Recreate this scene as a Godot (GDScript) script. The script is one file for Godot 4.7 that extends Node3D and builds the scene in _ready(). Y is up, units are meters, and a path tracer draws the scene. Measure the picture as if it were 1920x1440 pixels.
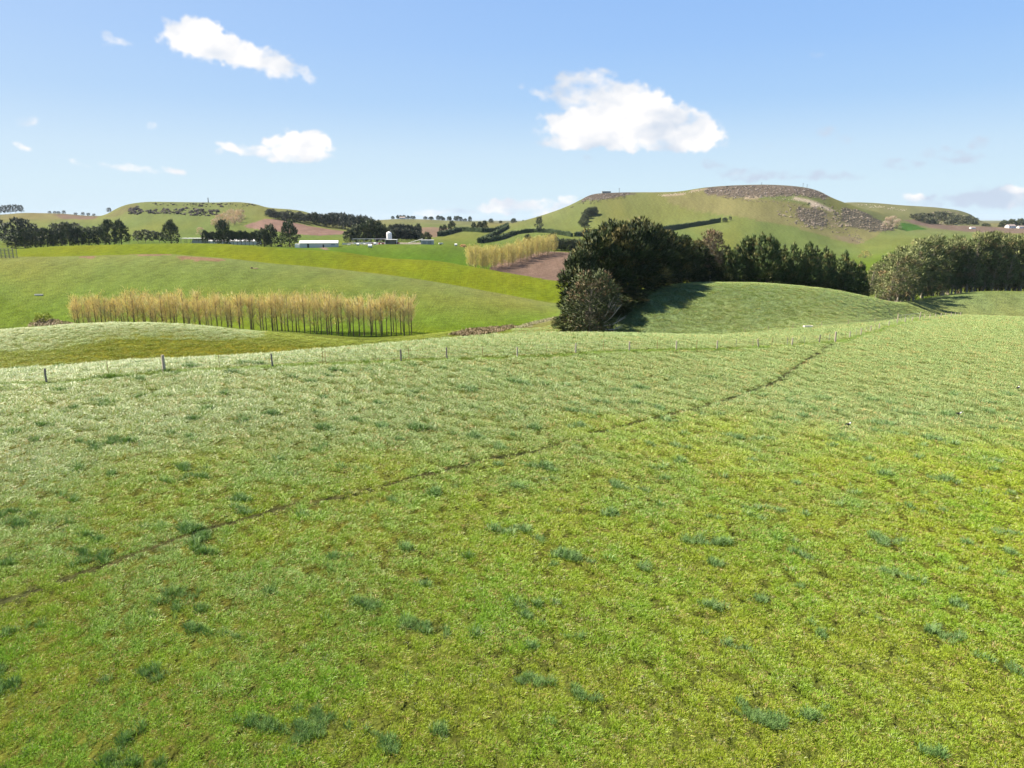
extends Node3D
# Rolling sheep pasture seen from a drone about fifteen metres up.

const LENS := 1333.0
const EYE := 15.0
const TILT := 13.0
const COLS := 760
const ROWS := 600
const SIDE := 1.25
const US := 1201

var lines_z: Array[PackedFloat32Array] = []
var lines_y: Array[PackedFloat32Array] = []
var grid := PackedFloat32Array()
var lumps := FastNoiseLite.new()
var patches := FastNoiseLite.new()
var fine := FastNoiseLite.new()
var dice := RandomNumberGenerator.new()
var used := {}
var trail: Array[Vector2] = []
var fence_path: Array[Vector2] = []
var M := {}


# ---------------------------------------------------------------- helpers
func lin(r: float, g: float, b: float) -> Color:
	return Color(r, g, b)


func srgb(r: float, g: float, b: float) -> Color:
	return Color(r, g, b).linear_to_srgb()


func sight(px: float, py: float) -> Vector2:
	var u := (px - 960.0) / LENS
	var v := (720.0 - py) / LENS
	var c := cos(deg_to_rad(TILT))
	var s := sin(deg_to_rad(TILT))
	return Vector2(u / (c + v * s), (v * c - s) / (c + v * s))


func pchip(xs: PackedFloat32Array, ys: PackedFloat32Array, x: float) -> float:
	var n := xs.size()
	if x <= xs[0]:
		return ys[0]
	if x >= xs[n - 1]:
		return ys[n - 1]
	var k := 0
	while k < n - 2 and x > xs[k + 1]:
		k += 1
	return pchip_at(xs, ys, k, x)


func slope_at(xs: PackedFloat32Array, ys: PackedFloat32Array, k: int) -> float:
	var n := xs.size()
	if k == 0:
		return (ys[1] - ys[0]) / (xs[1] - xs[0])
	if k == n - 1:
		return (ys[n - 1] - ys[n - 2]) / (xs[n - 1] - xs[n - 2])
	var h0 := xs[k] - xs[k - 1]
	var h1 := xs[k + 1] - xs[k]
	var d0 := (ys[k] - ys[k - 1]) / h0
	var d1 := (ys[k + 1] - ys[k]) / h1
	if d0 * d1 <= 0.0:
		return 0.0
	var w1 := 2.0 * h1 + h0
	var w2 := h1 + 2.0 * h0
	return (w1 + w2) / (w1 / d0 + w2 / d1)


func pchip_at(xs: PackedFloat32Array, ys: PackedFloat32Array, k: int, x: float) -> float:
	var h := xs[k + 1] - xs[k]
	var t := (x - xs[k]) / h
	var m0 := slope_at(xs, ys, k) * h
	var m1 := slope_at(xs, ys, k + 1) * h
	var t2 := t * t
	var t3 := t2 * t
	return ys[k] * (2.0 * t3 - 3.0 * t2 + 1.0) + m0 * (t3 - 2.0 * t2 + t) + ys[k + 1] * (3.0 * t2 - 2.0 * t3) + m1 * (t3 - t2)


# A contour of the land: rows of (pixel column, pixel row, metres ahead) when seen, or (column, metres ahead, height).
func contour(seen: bool, rows: Array, soft := 8) -> void:
	var us := PackedFloat32Array()
	var zs := PackedFloat32Array()
	var ys := PackedFloat32Array()
	for r in rows:
		if seen:
			var s := sight(r[0], r[1])
			us.append(s.x)
			zs.append(r[2])
			ys.append(EYE + s.y * r[2])
		else:
			us.append(sight(r[0], 500.0).x)
			zs.append(r[1])
			ys.append(r[2])
	var tz := PackedFloat32Array()
	var ty := PackedFloat32Array()
	tz.resize(US)
	ty.resize(US)
	for i in US:
		var u := -1.2 + 2.4 * i / (US - 1)
		tz[i] = pchip(us, zs, u)
		ty[i] = pchip(us, ys, u)
	# smooth a little along the contour
	for pass_ in 2:
		var a := tz.duplicate()
		var b := ty.duplicate()
		for i in range(soft, US - soft):
			var sz := 0.0
			var sy := 0.0
			for j in range(-soft, soft + 1):
				sz += a[i + j]
				sy += b[i + j]
			tz[i] = sz / (2.0 * soft + 1.0)
			ty[i] = sy / (2.0 * soft + 1.0)
	lines_z.append(tz)
	lines_y.append(ty)


func land(x: float, zf: float) -> float:
	var u := clampf(x / maxf(zf, 14.0), -1.19, 1.19)
	var f := (u + 1.2) / 2.4 * (US - 1)
	var i := int(f)
	var t := f - i
	var n := lines_z.size()
	var k := 0
	var zk := PackedFloat32Array([0, 0, 0, 0])
	var yk := PackedFloat32Array([0, 0, 0, 0])
	while k < n - 1 and lerpf(lines_z[k][i], lines_z[k][i + 1], t) < zf:
		k += 1
	if k == 0:
		return 0.0
	# the point lies between contour k - 1 and k
	for j in 4:
		var q := clampi(k - 2 + j, 0, n - 1)
		zk[j] = lerpf(lines_z[q][i], lines_z[q][i + 1], t)
		yk[j] = lerpf(lines_y[q][i], lines_y[q][i + 1], t)
	if k == 1:
		zk[0] = zk[1] - 30.0
		yk[0] = yk[1]
	if k == n - 1:
		zk[3] = zk[2] + 3000.0
		yk[3] = yk[2]
	return pchip_at(zk, yk, 1, clampf(zf, zk[1], zk[2]))


func row_z(j: float) -> float:
	return 5.0 * pow(1805.0, j / (ROWS - 1)) - 25.0


func ground(x: float, zf: float) -> float:
	var s := (clampf(x / maxf(zf + 25.0, 5.0), -SIDE, SIDE) + SIDE) / (2.0 * SIDE) * (COLS - 1)
	var r := clampf(log(maxf(zf + 25.0, 5.0) / 5.0) / log(1805.0), 0.0, 1.0) * (ROWS - 1)
	var i := mini(int(s), COLS - 2)
	var j := mini(int(r), ROWS - 2)
	var a := s - i
	var b := r - j
	var o := j * COLS + i
	return lerpf(lerpf(grid[o], grid[o + 1], a), lerpf(grid[o + COLS], grid[o + COLS + 1], a), b)


func spot(px: float, py: float, from := 14.0) -> Vector3:
	var s := sight(px, py)
	var z := from
	var last := from
	while z < 7000.0:
		if ground(s.x * z, z) >= EYE + s.y * z:
			break
		last = z
		z *= 1.006
	for q in 14:
		var m := (last + z) * 0.5
		if ground(s.x * m, m) >= EYE + s.y * m:
			z = m
		else:
			last = m
	return Vector3(s.x * z, ground(s.x * z, z), -z)


func stand(px: float, zf: float, py := 480.0) -> Vector3:
	var s := sight(px, py)
	return Vector3(s.x * zf, ground(s.x * zf, zf), -zf)


func numbered(called: String) -> String:
	if not used.has(called):
		used[called] = 0
		return called
	used[called] += 1
	return "%s_%03d" % [called, used[called]]


func tag(o: Node, label: String, category: String, group := "", kind := "") -> void:
	if label:
		o.set_meta("label", label)
	if category:
		o.set_meta("category", category)
	if group:
		o.set_meta("group", group)
	if kind:
		o.set_meta("kind", kind)


func thing(called: String, label: String, category: String, where: Vector3, turn := 0.0, group := "") -> Node3D:
	var o := Node3D.new()
	o.name = numbered(called)
	add_child(o)
	o.position = where
	o.rotation.y = turn
	tag(o, label, category, group)
	return o


func part(called: String, mesh: Mesh, parent: Node3D) -> MeshInstance3D:
	var o := MeshInstance3D.new()
	o.mesh = mesh
	o.name = numbered(called) if parent == self else called
	parent.add_child(o, true)
	return o


class Heap:
	var v := PackedVector3Array()
	var n := PackedVector3Array()
	var c := PackedColorArray()

	func tri(a: Vector3, b: Vector3, d: Vector3, na: Vector3, nb: Vector3, nd: Vector3, col: Color) -> void:
		# clockwise seen from the side the normal points to
		if (b - a).cross(d - a).dot(na + nb + nd) > 0.0:
			v.append(a); v.append(d); v.append(b)
			n.append(na); n.append(nd); n.append(nb)
		else:
			v.append(a); v.append(b); v.append(d)
			n.append(na); n.append(nb); n.append(nd)
		c.append(col); c.append(col); c.append(col)

	func flat(a: Vector3, b: Vector3, d: Vector3, out: Vector3, col: Color) -> void:
		var f := (b - a).cross(d - a).normalized()
		if f.dot(out) < 0.0:
			f = -f
		tri(a, b, d, f, f, f, col)

	func quad(a: Vector3, b: Vector3, d: Vector3, e: Vector3, out: Vector3, col: Color) -> void:
		flat(a, b, d, out, col)
		flat(a, d, e, out, col)

	func box(at: Vector3, size: Vector3, col: Color, basis := Basis()) -> void:
		var h := size * 0.5
		for ax in 3:
			for sg in [-1.0, 1.0]:
				var o := Vector3.ZERO
				o[ax] = sg * h[ax]
				var p := Vector3.ZERO
				p[(ax + 1) % 3] = h[(ax + 1) % 3]
				var q := Vector3.ZERO
				q[(ax + 2) % 3] = h[(ax + 2) % 3]
				quad(at + basis * (o - p - q), at + basis * (o + p - q), at + basis * (o + p + q), at + basis * (o - p + q), basis * o, col)

	func tube(pts: Array, radii: Array, sides: int, col: Color, cap := true) -> void:
		var rings := []
		for i in pts.size():
			var dir: Vector3 = (pts[mini(i + 1, pts.size() - 1)] - pts[maxi(i - 1, 0)]).normalized()
			var side := dir.cross(Vector3.FORWARD if absf(dir.z) < 0.9 else Vector3.RIGHT).normalized()
			var up := side.cross(dir)
			var ring := []
			for k in sides:
				var a := TAU * k / sides
				ring.append([pts[i] + (side * cos(a) + up * sin(a)) * radii[i], side * cos(a) + up * sin(a)])
			rings.append(ring)
		for i in pts.size() - 1:
			for k in sides:
				var l := (k + 1) % sides
				var A: Array = rings[i][k]
				var B: Array = rings[i][l]
				var C: Array = rings[i + 1][l]
				var D: Array = rings[i + 1][k]
				tri(A[0], B[0], C[0], A[1], B[1], C[1], col)
				tri(A[0], C[0], D[0], A[1], C[1], D[1], col)
		if cap:
			var top: int = pts.size() - 1
			var d2: Vector3 = (pts[top] - pts[top - 1]).normalized()
			for k in range(1, sides - 1):
				flat(rings[top][0][0], rings[top][k][0], rings[top][k + 1][0], d2, col)

	func ball(at: Vector3, size: Vector3, rings: int, sides: int, col: Color, rough := 0.0, rng: RandomNumberGenerator = null) -> void:
		var pts := []
		for i in rings + 1:
			var row := []
			var phi := PI * i / rings
			for k in sides:
				var a := TAU * k / sides
				var d := Vector3(sin(phi) * cos(a), cos(phi), sin(phi) * sin(a))
				var s := 1.0 + (rng.randf_range(-rough, rough) if rng else 0.0)
				row.append([at + d * size * s, (d / size).normalized()])
			pts.append(row)
		for i in rings:
			for k in sides:
				var l := (k + 1) % sides
				var A: Array = pts[i][k]
				var B: Array = pts[i][l]
				var C: Array = pts[i + 1][l]
				var D: Array = pts[i + 1][k]
				if rough > 0.1:
					if i > 0:
						flat(A[0], B[0], C[0], A[1], col)
					if i < rings - 1:
						flat(A[0], C[0], D[0], A[1], col)
				else:
					if i > 0:
						tri(A[0], B[0], C[0], A[1], B[1], C[1], col)
					if i < rings - 1:
						tri(A[0], C[0], D[0], A[1], C[1], D[1], col)

	# one leaf or needle shoot: a slim triangle from p along d
	func leaf(p: Vector3, d: Vector3, across: Vector3, out: Vector3, soft: float, col: Color) -> void:
		var f := d.cross(across).normalized()
		if f.dot(out) < 0.0:
			f = -f
		var nn := f.lerp(out, soft).normalized()
		tri(p - across, p + across, p + d, nn, nn, nn, col)

	func mesh(material: Material) -> ArrayMesh:
		var arrays := []
		arrays.resize(Mesh.ARRAY_MAX)
		arrays[Mesh.ARRAY_VERTEX] = v
		arrays[Mesh.ARRAY_NORMAL] = n
		arrays[Mesh.ARRAY_COLOR] = c
		var m := ArrayMesh.new()
		m.add_surface_from_arrays(Mesh.PRIMITIVE_TRIANGLES, arrays)
		m.surface_set_material(0, material)
		return m


func any_dir(rng: RandomNumberGenerator) -> Vector3:
	var y := rng.randf_range(-1, 1)
	var a := rng.randf_range(0, TAU)
	var r := sqrt(1.0 - y * y)
	return Vector3(r * cos(a), y, r * sin(a))


func matte(rough: float, back := Color.BLACK) -> StandardMaterial3D:
	var m := StandardMaterial3D.new()
	m.vertex_color_use_as_albedo = true
	m.roughness = rough
	m.metallic_specular = 0.3
	m.cull_mode = BaseMaterial3D.CULL_DISABLED
	if back != Color.BLACK:
		m.backlight_enabled = true
		m.backlight = back
	return m


func noise_tex(freq: float, octaves: int, lo: float, hi: float, size: int, seed_: int, normal := false) -> ImageTexture:
	var f := FastNoiseLite.new()
	f.seed = seed_
	f.noise_type = FastNoiseLite.TYPE_SIMPLEX_SMOOTH
	f.frequency = freq
	f.fractal_octaves = octaves
	f.fractal_gain = 0.62
	var im := f.get_seamless_image(size, size)
	im.convert(Image.FORMAT_RGB8)
	if normal:
		im.bump_map_to_normal_map(6.0)
	else:
		im.adjust_bcs(1.0, 1.0, 1.0)
		var data := im.get_data()
		for i in data.size():
			data[i] = int(255.0 * lerpf(lo, hi, clampf(data[i] / 255.0, 0, 1)))
		im = Image.create_from_data(size, size, false, Image.FORMAT_RGB8, data)
	return ImageTexture.create_from_image(im)


# ---------------------------------------------------------------- entry
func _ready() -> void:
	dice.seed = 4711
	make_camera()
	make_sky()
	make_materials()
	make_land()
	make_grass()
	make_fences()
	make_trees()
	make_farm()
	make_hill_rocks()
	make_small_things()


func make_camera() -> void:
	var cam := Camera3D.new()
	cam.name = "camera"
	add_child(cam)
	cam.position = Vector3(0, EYE, 0)
	cam.rotation_degrees = Vector3(-TILT, 0, 0)
	cam.fov = rad_to_deg(2.0 * atan(720.0 / LENS))
	cam.near = 0.5
	cam.far = 20000.0
	cam.current = true
	var sun := DirectionalLight3D.new()
	sun.name = "sun"
	add_child(sun)
	var az := deg_to_rad(76.0)
	var el := deg_to_rad(51.0)
	var towards := Vector3(-cos(el) * sin(az), sin(el), -cos(el) * cos(az))
	sun.look_at_from_position(towards * 100.0, Vector3.ZERO, Vector3.UP)
	sun.light_energy = 1.55
	sun.light_color = Color(1.0, 0.955, 0.88)
	sun.light_angular_distance = 0.5
	sun.shadow_enabled = true


const EXPOSURE := 3.1


# a cloud: photo centre, radii, tilt, density, greyness
func puffs() -> Array:
	return [
		# large cloud right of centre
		[1120, 236, 100, 36, 0.0, 1.5, 0.0], [1110, 180, 84, 46, 0.1, 0.95, 0.35], [1190, 205, 80, 46, 0.25, 1.25, 0.1], [1240, 205, 40, 28, 0.3, 1.2, 0.0],
		[1285, 240, 62, 40, 0.15, 1.05, 0.25], [1310, 255, 42, 26, 0.0, 1.15, 0.1], [1190, 262, 160, 20, 0.02, 1.1, 0.25], [1215, 245, 62, 14, -0.15, 0.8, 0.85], [1038, 180, 30, 11, 0.3, 0.5, 0.4], [995, 168, 24, 7, 0.35, 0.5, 0.3], [1080, 268, 70, 12, 0.0, 0.7, 0.3],
		# upper left cloud
		[368, 72, 62, 36, 0.25, 1.5, 0.0], [385, 62, 36, 26, 0.2, 1.4, 0.0], [440, 96, 66, 27, 0.35, 1.25, 0.05], [505, 118, 56, 24, 0.4, 1.0, 0.15], [552, 132, 40, 13, 0.45, 0.8, 0.1], [318, 48, 22, 8, 0.8, 0.5, 0.1], [535, 110, 24, 10, 0.5, 0.5, 0.2],
		# lower left cloud
		[578, 270, 46, 24, 0.05, 1.35, 0.0], [540, 272, 46, 18, 0.0, 1.1, 0.05], [545, 291, 76, 12, 0.02, 1.1, 0.15], [470, 282, 34, 11, 0.15, 0.8, 0.1], [430, 276, 26, 7, 0.3, 0.75, 0.05], [412, 284, 9, 7, 0.0, 0.6, 0.1],
		# wisps
		[222, 77, 30, 6, 0.2, 0.5, 0.1], [200, 68, 12, 8, 0.5, 0.4, 0.1], [205, 84, 14, 6, -0.2, 0.35, 0.2], [52, 228, 24, 8, -0.1, 0.35, 0.1], [62, 224, 10, 8, 0.0, 0.25, 0.1], [285, 236, 12, 7, 0.1, 0.5, 0.0], [42, 275, 18, 5, 0.35, 0.45, 0.0],
		[150, 306, 22, 6, 0.3, 0.4, 0.0], [185, 309, 38, 6, 0.1, 0.42, 0.0], [235, 313, 30, 8, 0.08, 0.5, 0.0], [290, 319, 45, 6, 0.05, 0.5, 0.0], [330, 322, 22, 5, 0.05, 0.45, 0.0],
		# low banks over the horizon
		[912, 390, 22, 9, 0.0, 0.7, 0.1], [960, 388, 60, 12, 0.0, 0.55, 0.25], [990, 382, 60, 9, 0.0, 0.5, 0.2], [1066, 374, 18, 9, 0.0, 0.8, 0.1], [1030, 392, 70, 12, 0.0, 0.45, 0.3], [805, 400, 30, 7, 0.0, 0.5, 0.1], [860, 398, 40, 6, 0.0, 0.3, 0.3],
		[1890, 370, 70, 20, 0.0, 0.75, 0.6], [1830, 374, 80, 14, 0.0, 0.55, 0.6], [1712, 370, 22, 7, 0.0, 0.6, 0.1], [1770, 378, 90, 10, 0.0, 0.4, 0.45], [1905, 355, 34, 7, 0.0, 0.7, 0.0], [1840, 352, 16, 7, 0.0, 0.35, 0.8],
		# thin lilac strips
		[1400, 329, 70, 12, 0.02, 0.45, 0.85], [1500, 328, 100, 9, 0.0, 0.4, 0.8], [1335, 308, 26, 10, 0.3, 0.35, 0.9], [1585, 332, 40, 6, 0.0, 0.3, 0.8], [1555, 248, 26, 11, 0.1, 0.35, 0.85], [1585, 257, 26, 9, 0.1, 0.35, 0.85],
		[1790, 292, 66, 14, 0.1, 0.45, 0.85], [1840, 268, 28, 12, -0.1, 0.35, 0.85], [1695, 308, 40, 10, 0.05, 0.4, 0.85], [1530, 102, 16, 7, 0.0, 0.25, 0.4], [1440, 278, 12, 8, 0.5, 0.2, 0.9], [1105, 300, 14, 7, 0.5, 0.2, 0.9],
	]


func sky_air(rise: float, off: float) -> Vector3:
	# rise: degrees over the horizon; off: degrees right of the camera's heading
	var stops := [
		[-90.0, Vector3(0.60, 0.66, 0.62)], [0.0, Vector3(0.69, 0.845, 0.945)], [2.5, Vector3(0.655, 0.84, 0.955)], [5.0, Vector3(0.590, 0.785, 0.960)], [8.5, Vector3(0.412, 0.645, 0.955)],
		[12.5, Vector3(0.325, 0.560, 0.95)], [17.5, Vector3(0.265, 0.490, 0.915)], [30.0, Vector3(0.24, 0.42, 0.80)], [55.0, Vector3(0.14, 0.29, 0.64)], [90.0, Vector3(0.10, 0.23, 0.56)],
	]
	var c: Vector3 = stops[0][1]
	for i in stops.size() - 1:
		if rise >= stops[i][0]:
			c = (stops[i][1] as Vector3).lerp(stops[i + 1][1], clampf((rise - stops[i][0]) / (stops[i + 1][0] - stops[i][0]), 0, 1))
	var toward_sun := exp(-pow((absf(wrapf(off + 66.0, -180, 180))) / 55.0, 2.0) - pow((rise - 30.0) / 45.0, 2.0))
	return c.lerp(Vector3(0.86, 0.94, 1.0), 0.34 * toward_sun)


func make_sky() -> void:
	var small := Image.create(512, 256, false, Image.FORMAT_RGBF)
	for y in 256:
		for x in 512:
			var c := sky_air(90.0 - (y + 0.5) / 256.0 * 180.0, (x + 0.5) / 512.0 * 360.0 - 180.0) / EXPOSURE
			small.set_pixel(x, y, Color(c.x, c.y, c.z))
	var W := 4096
	var H := 2048
	small.resize(W, H, Image.INTERPOLATE_CUBIC)
	var broad := FastNoiseLite.new()
	broad.seed = 5
	broad.frequency = 0.016
	broad.fractal_octaves = 6
	broad.fractal_gain = 0.58
	var shade := FastNoiseLite.new()
	shade.seed = 21
	shade.frequency = 0.009
	shade.fractal_octaves = 5
	var list := puffs()
	var c13 := cos(deg_to_rad(TILT))
	var s13 := sin(deg_to_rad(TILT))
	for y in range(820, 1024):
		var rise := (0.5 - (y + 0.5) / H) * PI
		for xx in range(-460, 460):
			var az := (xx + 0.5) / W * TAU  # the camera's heading lies in the middle of the picture
			var d := Vector3(sin(az) * cos(rise), sin(rise), cos(az) * cos(rise))
			var fwd := d.z * c13 - d.y * s13
			var px := 960.0 + LENS * d.x / fwd
			var py := 720.0 - LENS * (d.y * c13 + d.z * s13) / fwd
			if px < -60 or px > 1980:
				continue
			var thick := 0.0
			var grey := 0.0
			var weight := 0.0001
			var wx := 26.0 * broad.get_noise_2d(px * 1.3 + 700.0, py * 1.3)
			var wy := 15.0 * broad.get_noise_2d(px * 1.3, py * 1.3 + 900.0)
			for p in list:
				var much: float = minf(1.0, p[3] / 22.0)
				var dx: float = px + wx * much - p[0]
				var dy: float = py + wy * much - p[1]
				if absf(dx) > p[2] * 1.5 or absf(dy) > (p[2] * absf(sin(p[4])) + p[3]) * 1.6:
					continue
				var cs := cos(p[4])
				var sn := sin(p[4])
				var ex: float = (dx * cs + dy * sn) / p[2]
				var ey: float = (dy * cs - dx * sn) / p[3]
				var q := 1.0 - (ex * ex + ey * ey) * 0.62
				if q > 0.0:
					var w: float = p[5] * smoothstep(0.0, 0.75, q) * (1.45 if p[5] < 0.8 and p[1] > 240 else 1.0)
					thick = maxf(thick, w) + minf(thick, w) * 0.28
					grey += p[6] * w
					weight += w
			if thick <= 0.0:
				continue
			var nz := broad.get_noise_2d(px, py * 1.7)
			var a := thick + nz * lerpf(1.5, 0.62, smoothstep(0.5, 1.3, thick)) * minf(1.0, thick * 1.6) - 0.13
			a = pow(clampf(a * 0.95, 0.0, 1.0), 1.2)
			if a <= 0.002:
				continue
			var g := clampf(1.7 * grey / weight + 0.85 * shade.get_noise_2d(px, py * 1.4), 0.0, 1.0)
			var body := Vector3(1.06, 1.04, 1.03).lerp(Vector3(0.60, 0.70, 0.84), g) / EXPOSURE
			var at := xx + W / 2
			var back := small.get_pixel(at, y)
			var o := Vector3(back.r, back.g, back.b).lerp(body, a)
			small.set_pixel(at, y, Color(o.x, o.y, o.z))
	var pano := PanoramaSkyMaterial.new()
	pano.panorama = ImageTexture.create_from_image(small)
	var sky := Sky.new()
	sky.sky_material = pano
	var env := Environment.new()
	env.background_mode = Environment.BG_SKY
	env.sky = sky
	env.sky_rotation = Vector3(0, PI, 0)
	env.tonemap_mode = Environment.TONE_MAPPER_LINEAR
	env.tonemap_exposure = EXPOSURE
	env.fog_enabled = true
	env.fog_density = 0.000022
	env.fog_light_color = Color(0.86, 0.92, 1.0)
	env.sdfgi_enabled = true
	env.ssao_enabled = true
	env.ssil_enabled = true
	var we := WorldEnvironment.new()
	we.name = "environment"
	we.environment = env
	add_child(we)


func make_materials() -> void:
	M.leaf = matte(0.6, Color(0.25, 0.3, 0.1))
	M.needle = matte(0.65)
	M.twig = matte(0.8, Color(0.8, 0.7, 0.4))
	M.bark = matte(0.9)
	M.blade = matte(0.45, Color(0.55, 0.6, 0.2))
	M.blade.metallic_specular = 0.36
	M.paint = matte(0.55)
	M.stone = matte(0.95)
	M.plume = matte(0.6)


# ---------------------------------------------------------------- the land
func contours() -> void:
	contour(false, [[-400, 14, 0.0], [960, 14, 0.0], [2400, 14, 0.0]])
	# along the wire fence
	contour(true, [[-300, 735, 54], [85, 718, 58], [310, 698, 61], [510, 687, 64], [752, 677, 69], [970, 670, 74], [1180, 658, 80], [1344, 655, 87], [1420, 652, 92], [1484, 647, 97], [1566, 640, 104], [1610, 631, 115], [1650, 619, 130], [1690, 605, 152], [1800, 594, 188], [1920, 598, 186], [2300, 602, 186]])
	# brow just beyond the fence
	contour(true, [[-300, 712, 62], [0, 697, 66], [200, 682, 70], [300, 676, 73], [490, 667, 78], [640, 655, 84], [700, 648, 88], [830, 636, 96], [960, 628, 104], [1060, 625, 110], [1200, 627, 115], [1400, 626, 125], [1480, 621, 128], [1566, 614, 136], [1640, 606, 153], [1700, 599, 178], [1800, 591, 214], [1920, 596, 210], [2300, 600, 210]])
	# trough behind the brow
	contour(false, [[-400, 88, -7.0], [0, 92, -7.3], [300, 96, -7.2], [500, 98, -7.2], [640, 100, -7.5], [760, 112, -8.5], [860, 125, -9.8], [960, 135, -11.5], [1040, 135, -10.5], [1150, 136, -9.3], [1300, 140, -8.6], [1400, 142, -8.2], [1480, 147, -7.5], [1566, 152, -6.8], [1640, 166, -7.6], [1700, 193, -10.8], [1800, 232, -15.0], [1920, 228, -15.2], [2300, 228, -15.2]])
	# grassy knoll on the left, rounded hill and its neighbour on the right
	contour(true, [[-400, 640, 130], [0, 624, 130], [100, 617, 130], [200, 611, 130], [300, 611, 130], [400, 618, 127], [480, 628, 124], [560, 637, 120], [640, 645, 118], [760, 640, 140], [860, 624, 158], [960, 620, 168], [1040, 618, 158], [1100, 590, 160], [1150, 562, 168], [1270, 534, 185], [1400, 532, 190], [1500, 538, 190], [1560, 545, 191], [1640, 562, 196], [1690, 573, 210], [1720, 566, 240], [1750, 560, 258], [1800, 552, 265], [1860, 547, 268], [1920, 547, 268], [2300, 552, 268]])
	# valley floor with the poplar row
	contour(false, [[-400, 195, -17.0], [0, 195, -17.3], [300, 198, -17.5], [770, 199, -17.4], [860, 204, -17.6], [960, 222, -18.2], [1040, 228, -16.5], [1100, 230, -12], [1200, 226, -8], [1300, 226, -5], [1450, 229, -6], [1560, 234, -9], [1640, 246, -13], [1720, 278, -15.5], [1800, 300, -16], [1920, 300, -15], [2300, 300, -15]])
	# large pasture hill
	contour(true, [[-400, 484, 330], [0, 482, 330], [100, 482, 330], [200, 478, 330], [300, 476, 330], [400, 482, 330], [500, 493, 330], [600, 502, 330], [700, 514, 328], [800, 528, 322], [900, 546, 312], [960, 557, 302], [1030, 570, 292], [1100, 574, 290], [1200, 564, 290], [1300, 556, 290], [1500, 560, 290], [1650, 545, 305], [1750, 553, 325], [1920, 552, 330], [2300, 552, 330]])
	contour(false, [[-400, 385, -6], [0, 385, -5], [300, 385, -6], [500, 385, -9.5], [700, 385, -15.2], [800, 380, -18.5], [900, 370, -22], [960, 362, -23.5], [1030, 352, -24.2], [1100, 350, -23], [1300, 360, -20], [1600, 370, -20], [1920, 390, -20], [2300, 390, -20]])
	# second pasture hill
	contour(true, [[-400, 474, 450], [0, 470, 450], [100, 463, 450], [200, 459, 450], [300, 457, 450], [400, 456, 450], [500, 464, 450], [560, 468, 450], [640, 471, 450], [700, 482, 448], [760, 487, 445], [820, 490, 440], [860, 497, 438], [920, 507, 432], [1000, 520, 425], [1060, 527, 420], [1200, 530, 420], [1400, 515, 420], [1600, 520, 420], [1920, 520, 420], [2300, 520, 420]])
	contour(false, [[-400, 495, -5], [0, 495, -5], [300, 490, -1.5], [450, 490, -1.5], [560, 490, -5], [640, 490, -6], [700, 488, -10], [760, 485, -11.5], [860, 480, -15.6], [920, 475, -18], [1000, 468, -21], [1060, 465, -22], [1300, 500, -22], [1600, 500, -24], [1920, 500, -24], [2300, 500, -24]])
	# farm flat
	contour(true, [[-400, 468, 600], [0, 466, 600], [100, 464, 600], [300, 457, 600], [450, 462, 600], [560, 462, 600], [640, 460, 600], [700, 458, 600], [800, 458, 600], [860, 463, 600], [920, 473, 600], [1000, 471, 600], [1070, 474, 600], [1200, 478, 600], [1400, 490, 600], [1600, 490, 600], [1700, 475, 600], [1920, 468, 600], [2300, 468, 600]])
	contour(true, [[-400, 455, 800], [0, 452, 800], [200, 440, 800], [330, 441, 800], [450, 443, 800], [560, 441, 800], [650, 442, 800], [750, 449, 800], [850, 449, 800], [950, 450, 800], [1000, 442, 800], [1070, 447, 800], [1200, 452, 800], [1400, 468, 800], [1500, 477, 800], [1600, 478, 800], [1700, 462, 800], [1920, 455, 800], [2300, 455, 800]])
	contour(true, [[-400, 424, 1050], [0, 424, 1050], [200, 423, 1050], [300, 410, 1050], [400, 409, 1050], [450, 416, 1050], [500, 411, 1050], [560, 421, 1050], [650, 433, 1050], [700, 436, 1050], [750, 436, 1050], [800, 434, 1050], [850, 432, 1050], [900, 430, 1050], [950, 431, 1050], [1000, 425, 1050], [1070, 426, 1050], [1110, 422, 1050], [1200, 424, 1050], [1300, 420, 1050], [1400, 404, 1050], [1500, 418, 1050], [1600, 446, 1050], [1700, 443, 1050], [1800, 440, 1050], [1920, 448, 1050], [2300, 448, 1050]])
	# flat topped hills
	contour(true, [[-400, 412, 1300], [0, 412, 1300], [100, 412, 1300], [180, 407, 1300], [200, 402, 1300], [220, 391, 1300], [245, 383, 1300], [290, 379, 1300], [400, 380, 1300], [440, 379, 1300], [480, 383, 1300], [500, 389, 1300], [560, 394, 1300], [580, 399, 1300], [600, 405, 1300], [650, 418, 1300], [700, 424, 1300], [750, 424, 1300], [800, 421, 1300], [900, 424, 1300], [950, 420, 1300], [1000, 408, 1300], [1060, 388, 1300], [1090, 374, 1300], [1105, 366, 1300], [1118, 363, 1300], [1200, 361, 1300], [1260, 360, 1300], [1320, 352, 1300], [1380, 347, 1300], [1440, 346, 1300], [1500, 350, 1300], [1530, 356, 1300], [1560, 370, 1300], [1580, 378, 1300], [1620, 392, 1300], [1660, 408, 1300], [1700, 420, 1300], [1750, 430, 1300], [1920, 438, 1300], [2300, 438, 1300]], 2)
	contour(true, [[-400, 409, 1550], [0, 409, 1550], [180, 412, 1550], [300, 400, 1550], [480, 402, 1550], [580, 408, 1550], [650, 416, 1550], [750, 417, 1550], [900, 420, 1550], [960, 420, 1550], [1060, 410, 1550], [1200, 385, 1550], [1440, 370, 1550], [1540, 385, 1550], [1600, 390, 1550], [1690, 400, 1550], [1750, 410, 1550], [1830, 421, 1550], [1920, 425, 1550], [2300, 425, 1550]], 2)
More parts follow.
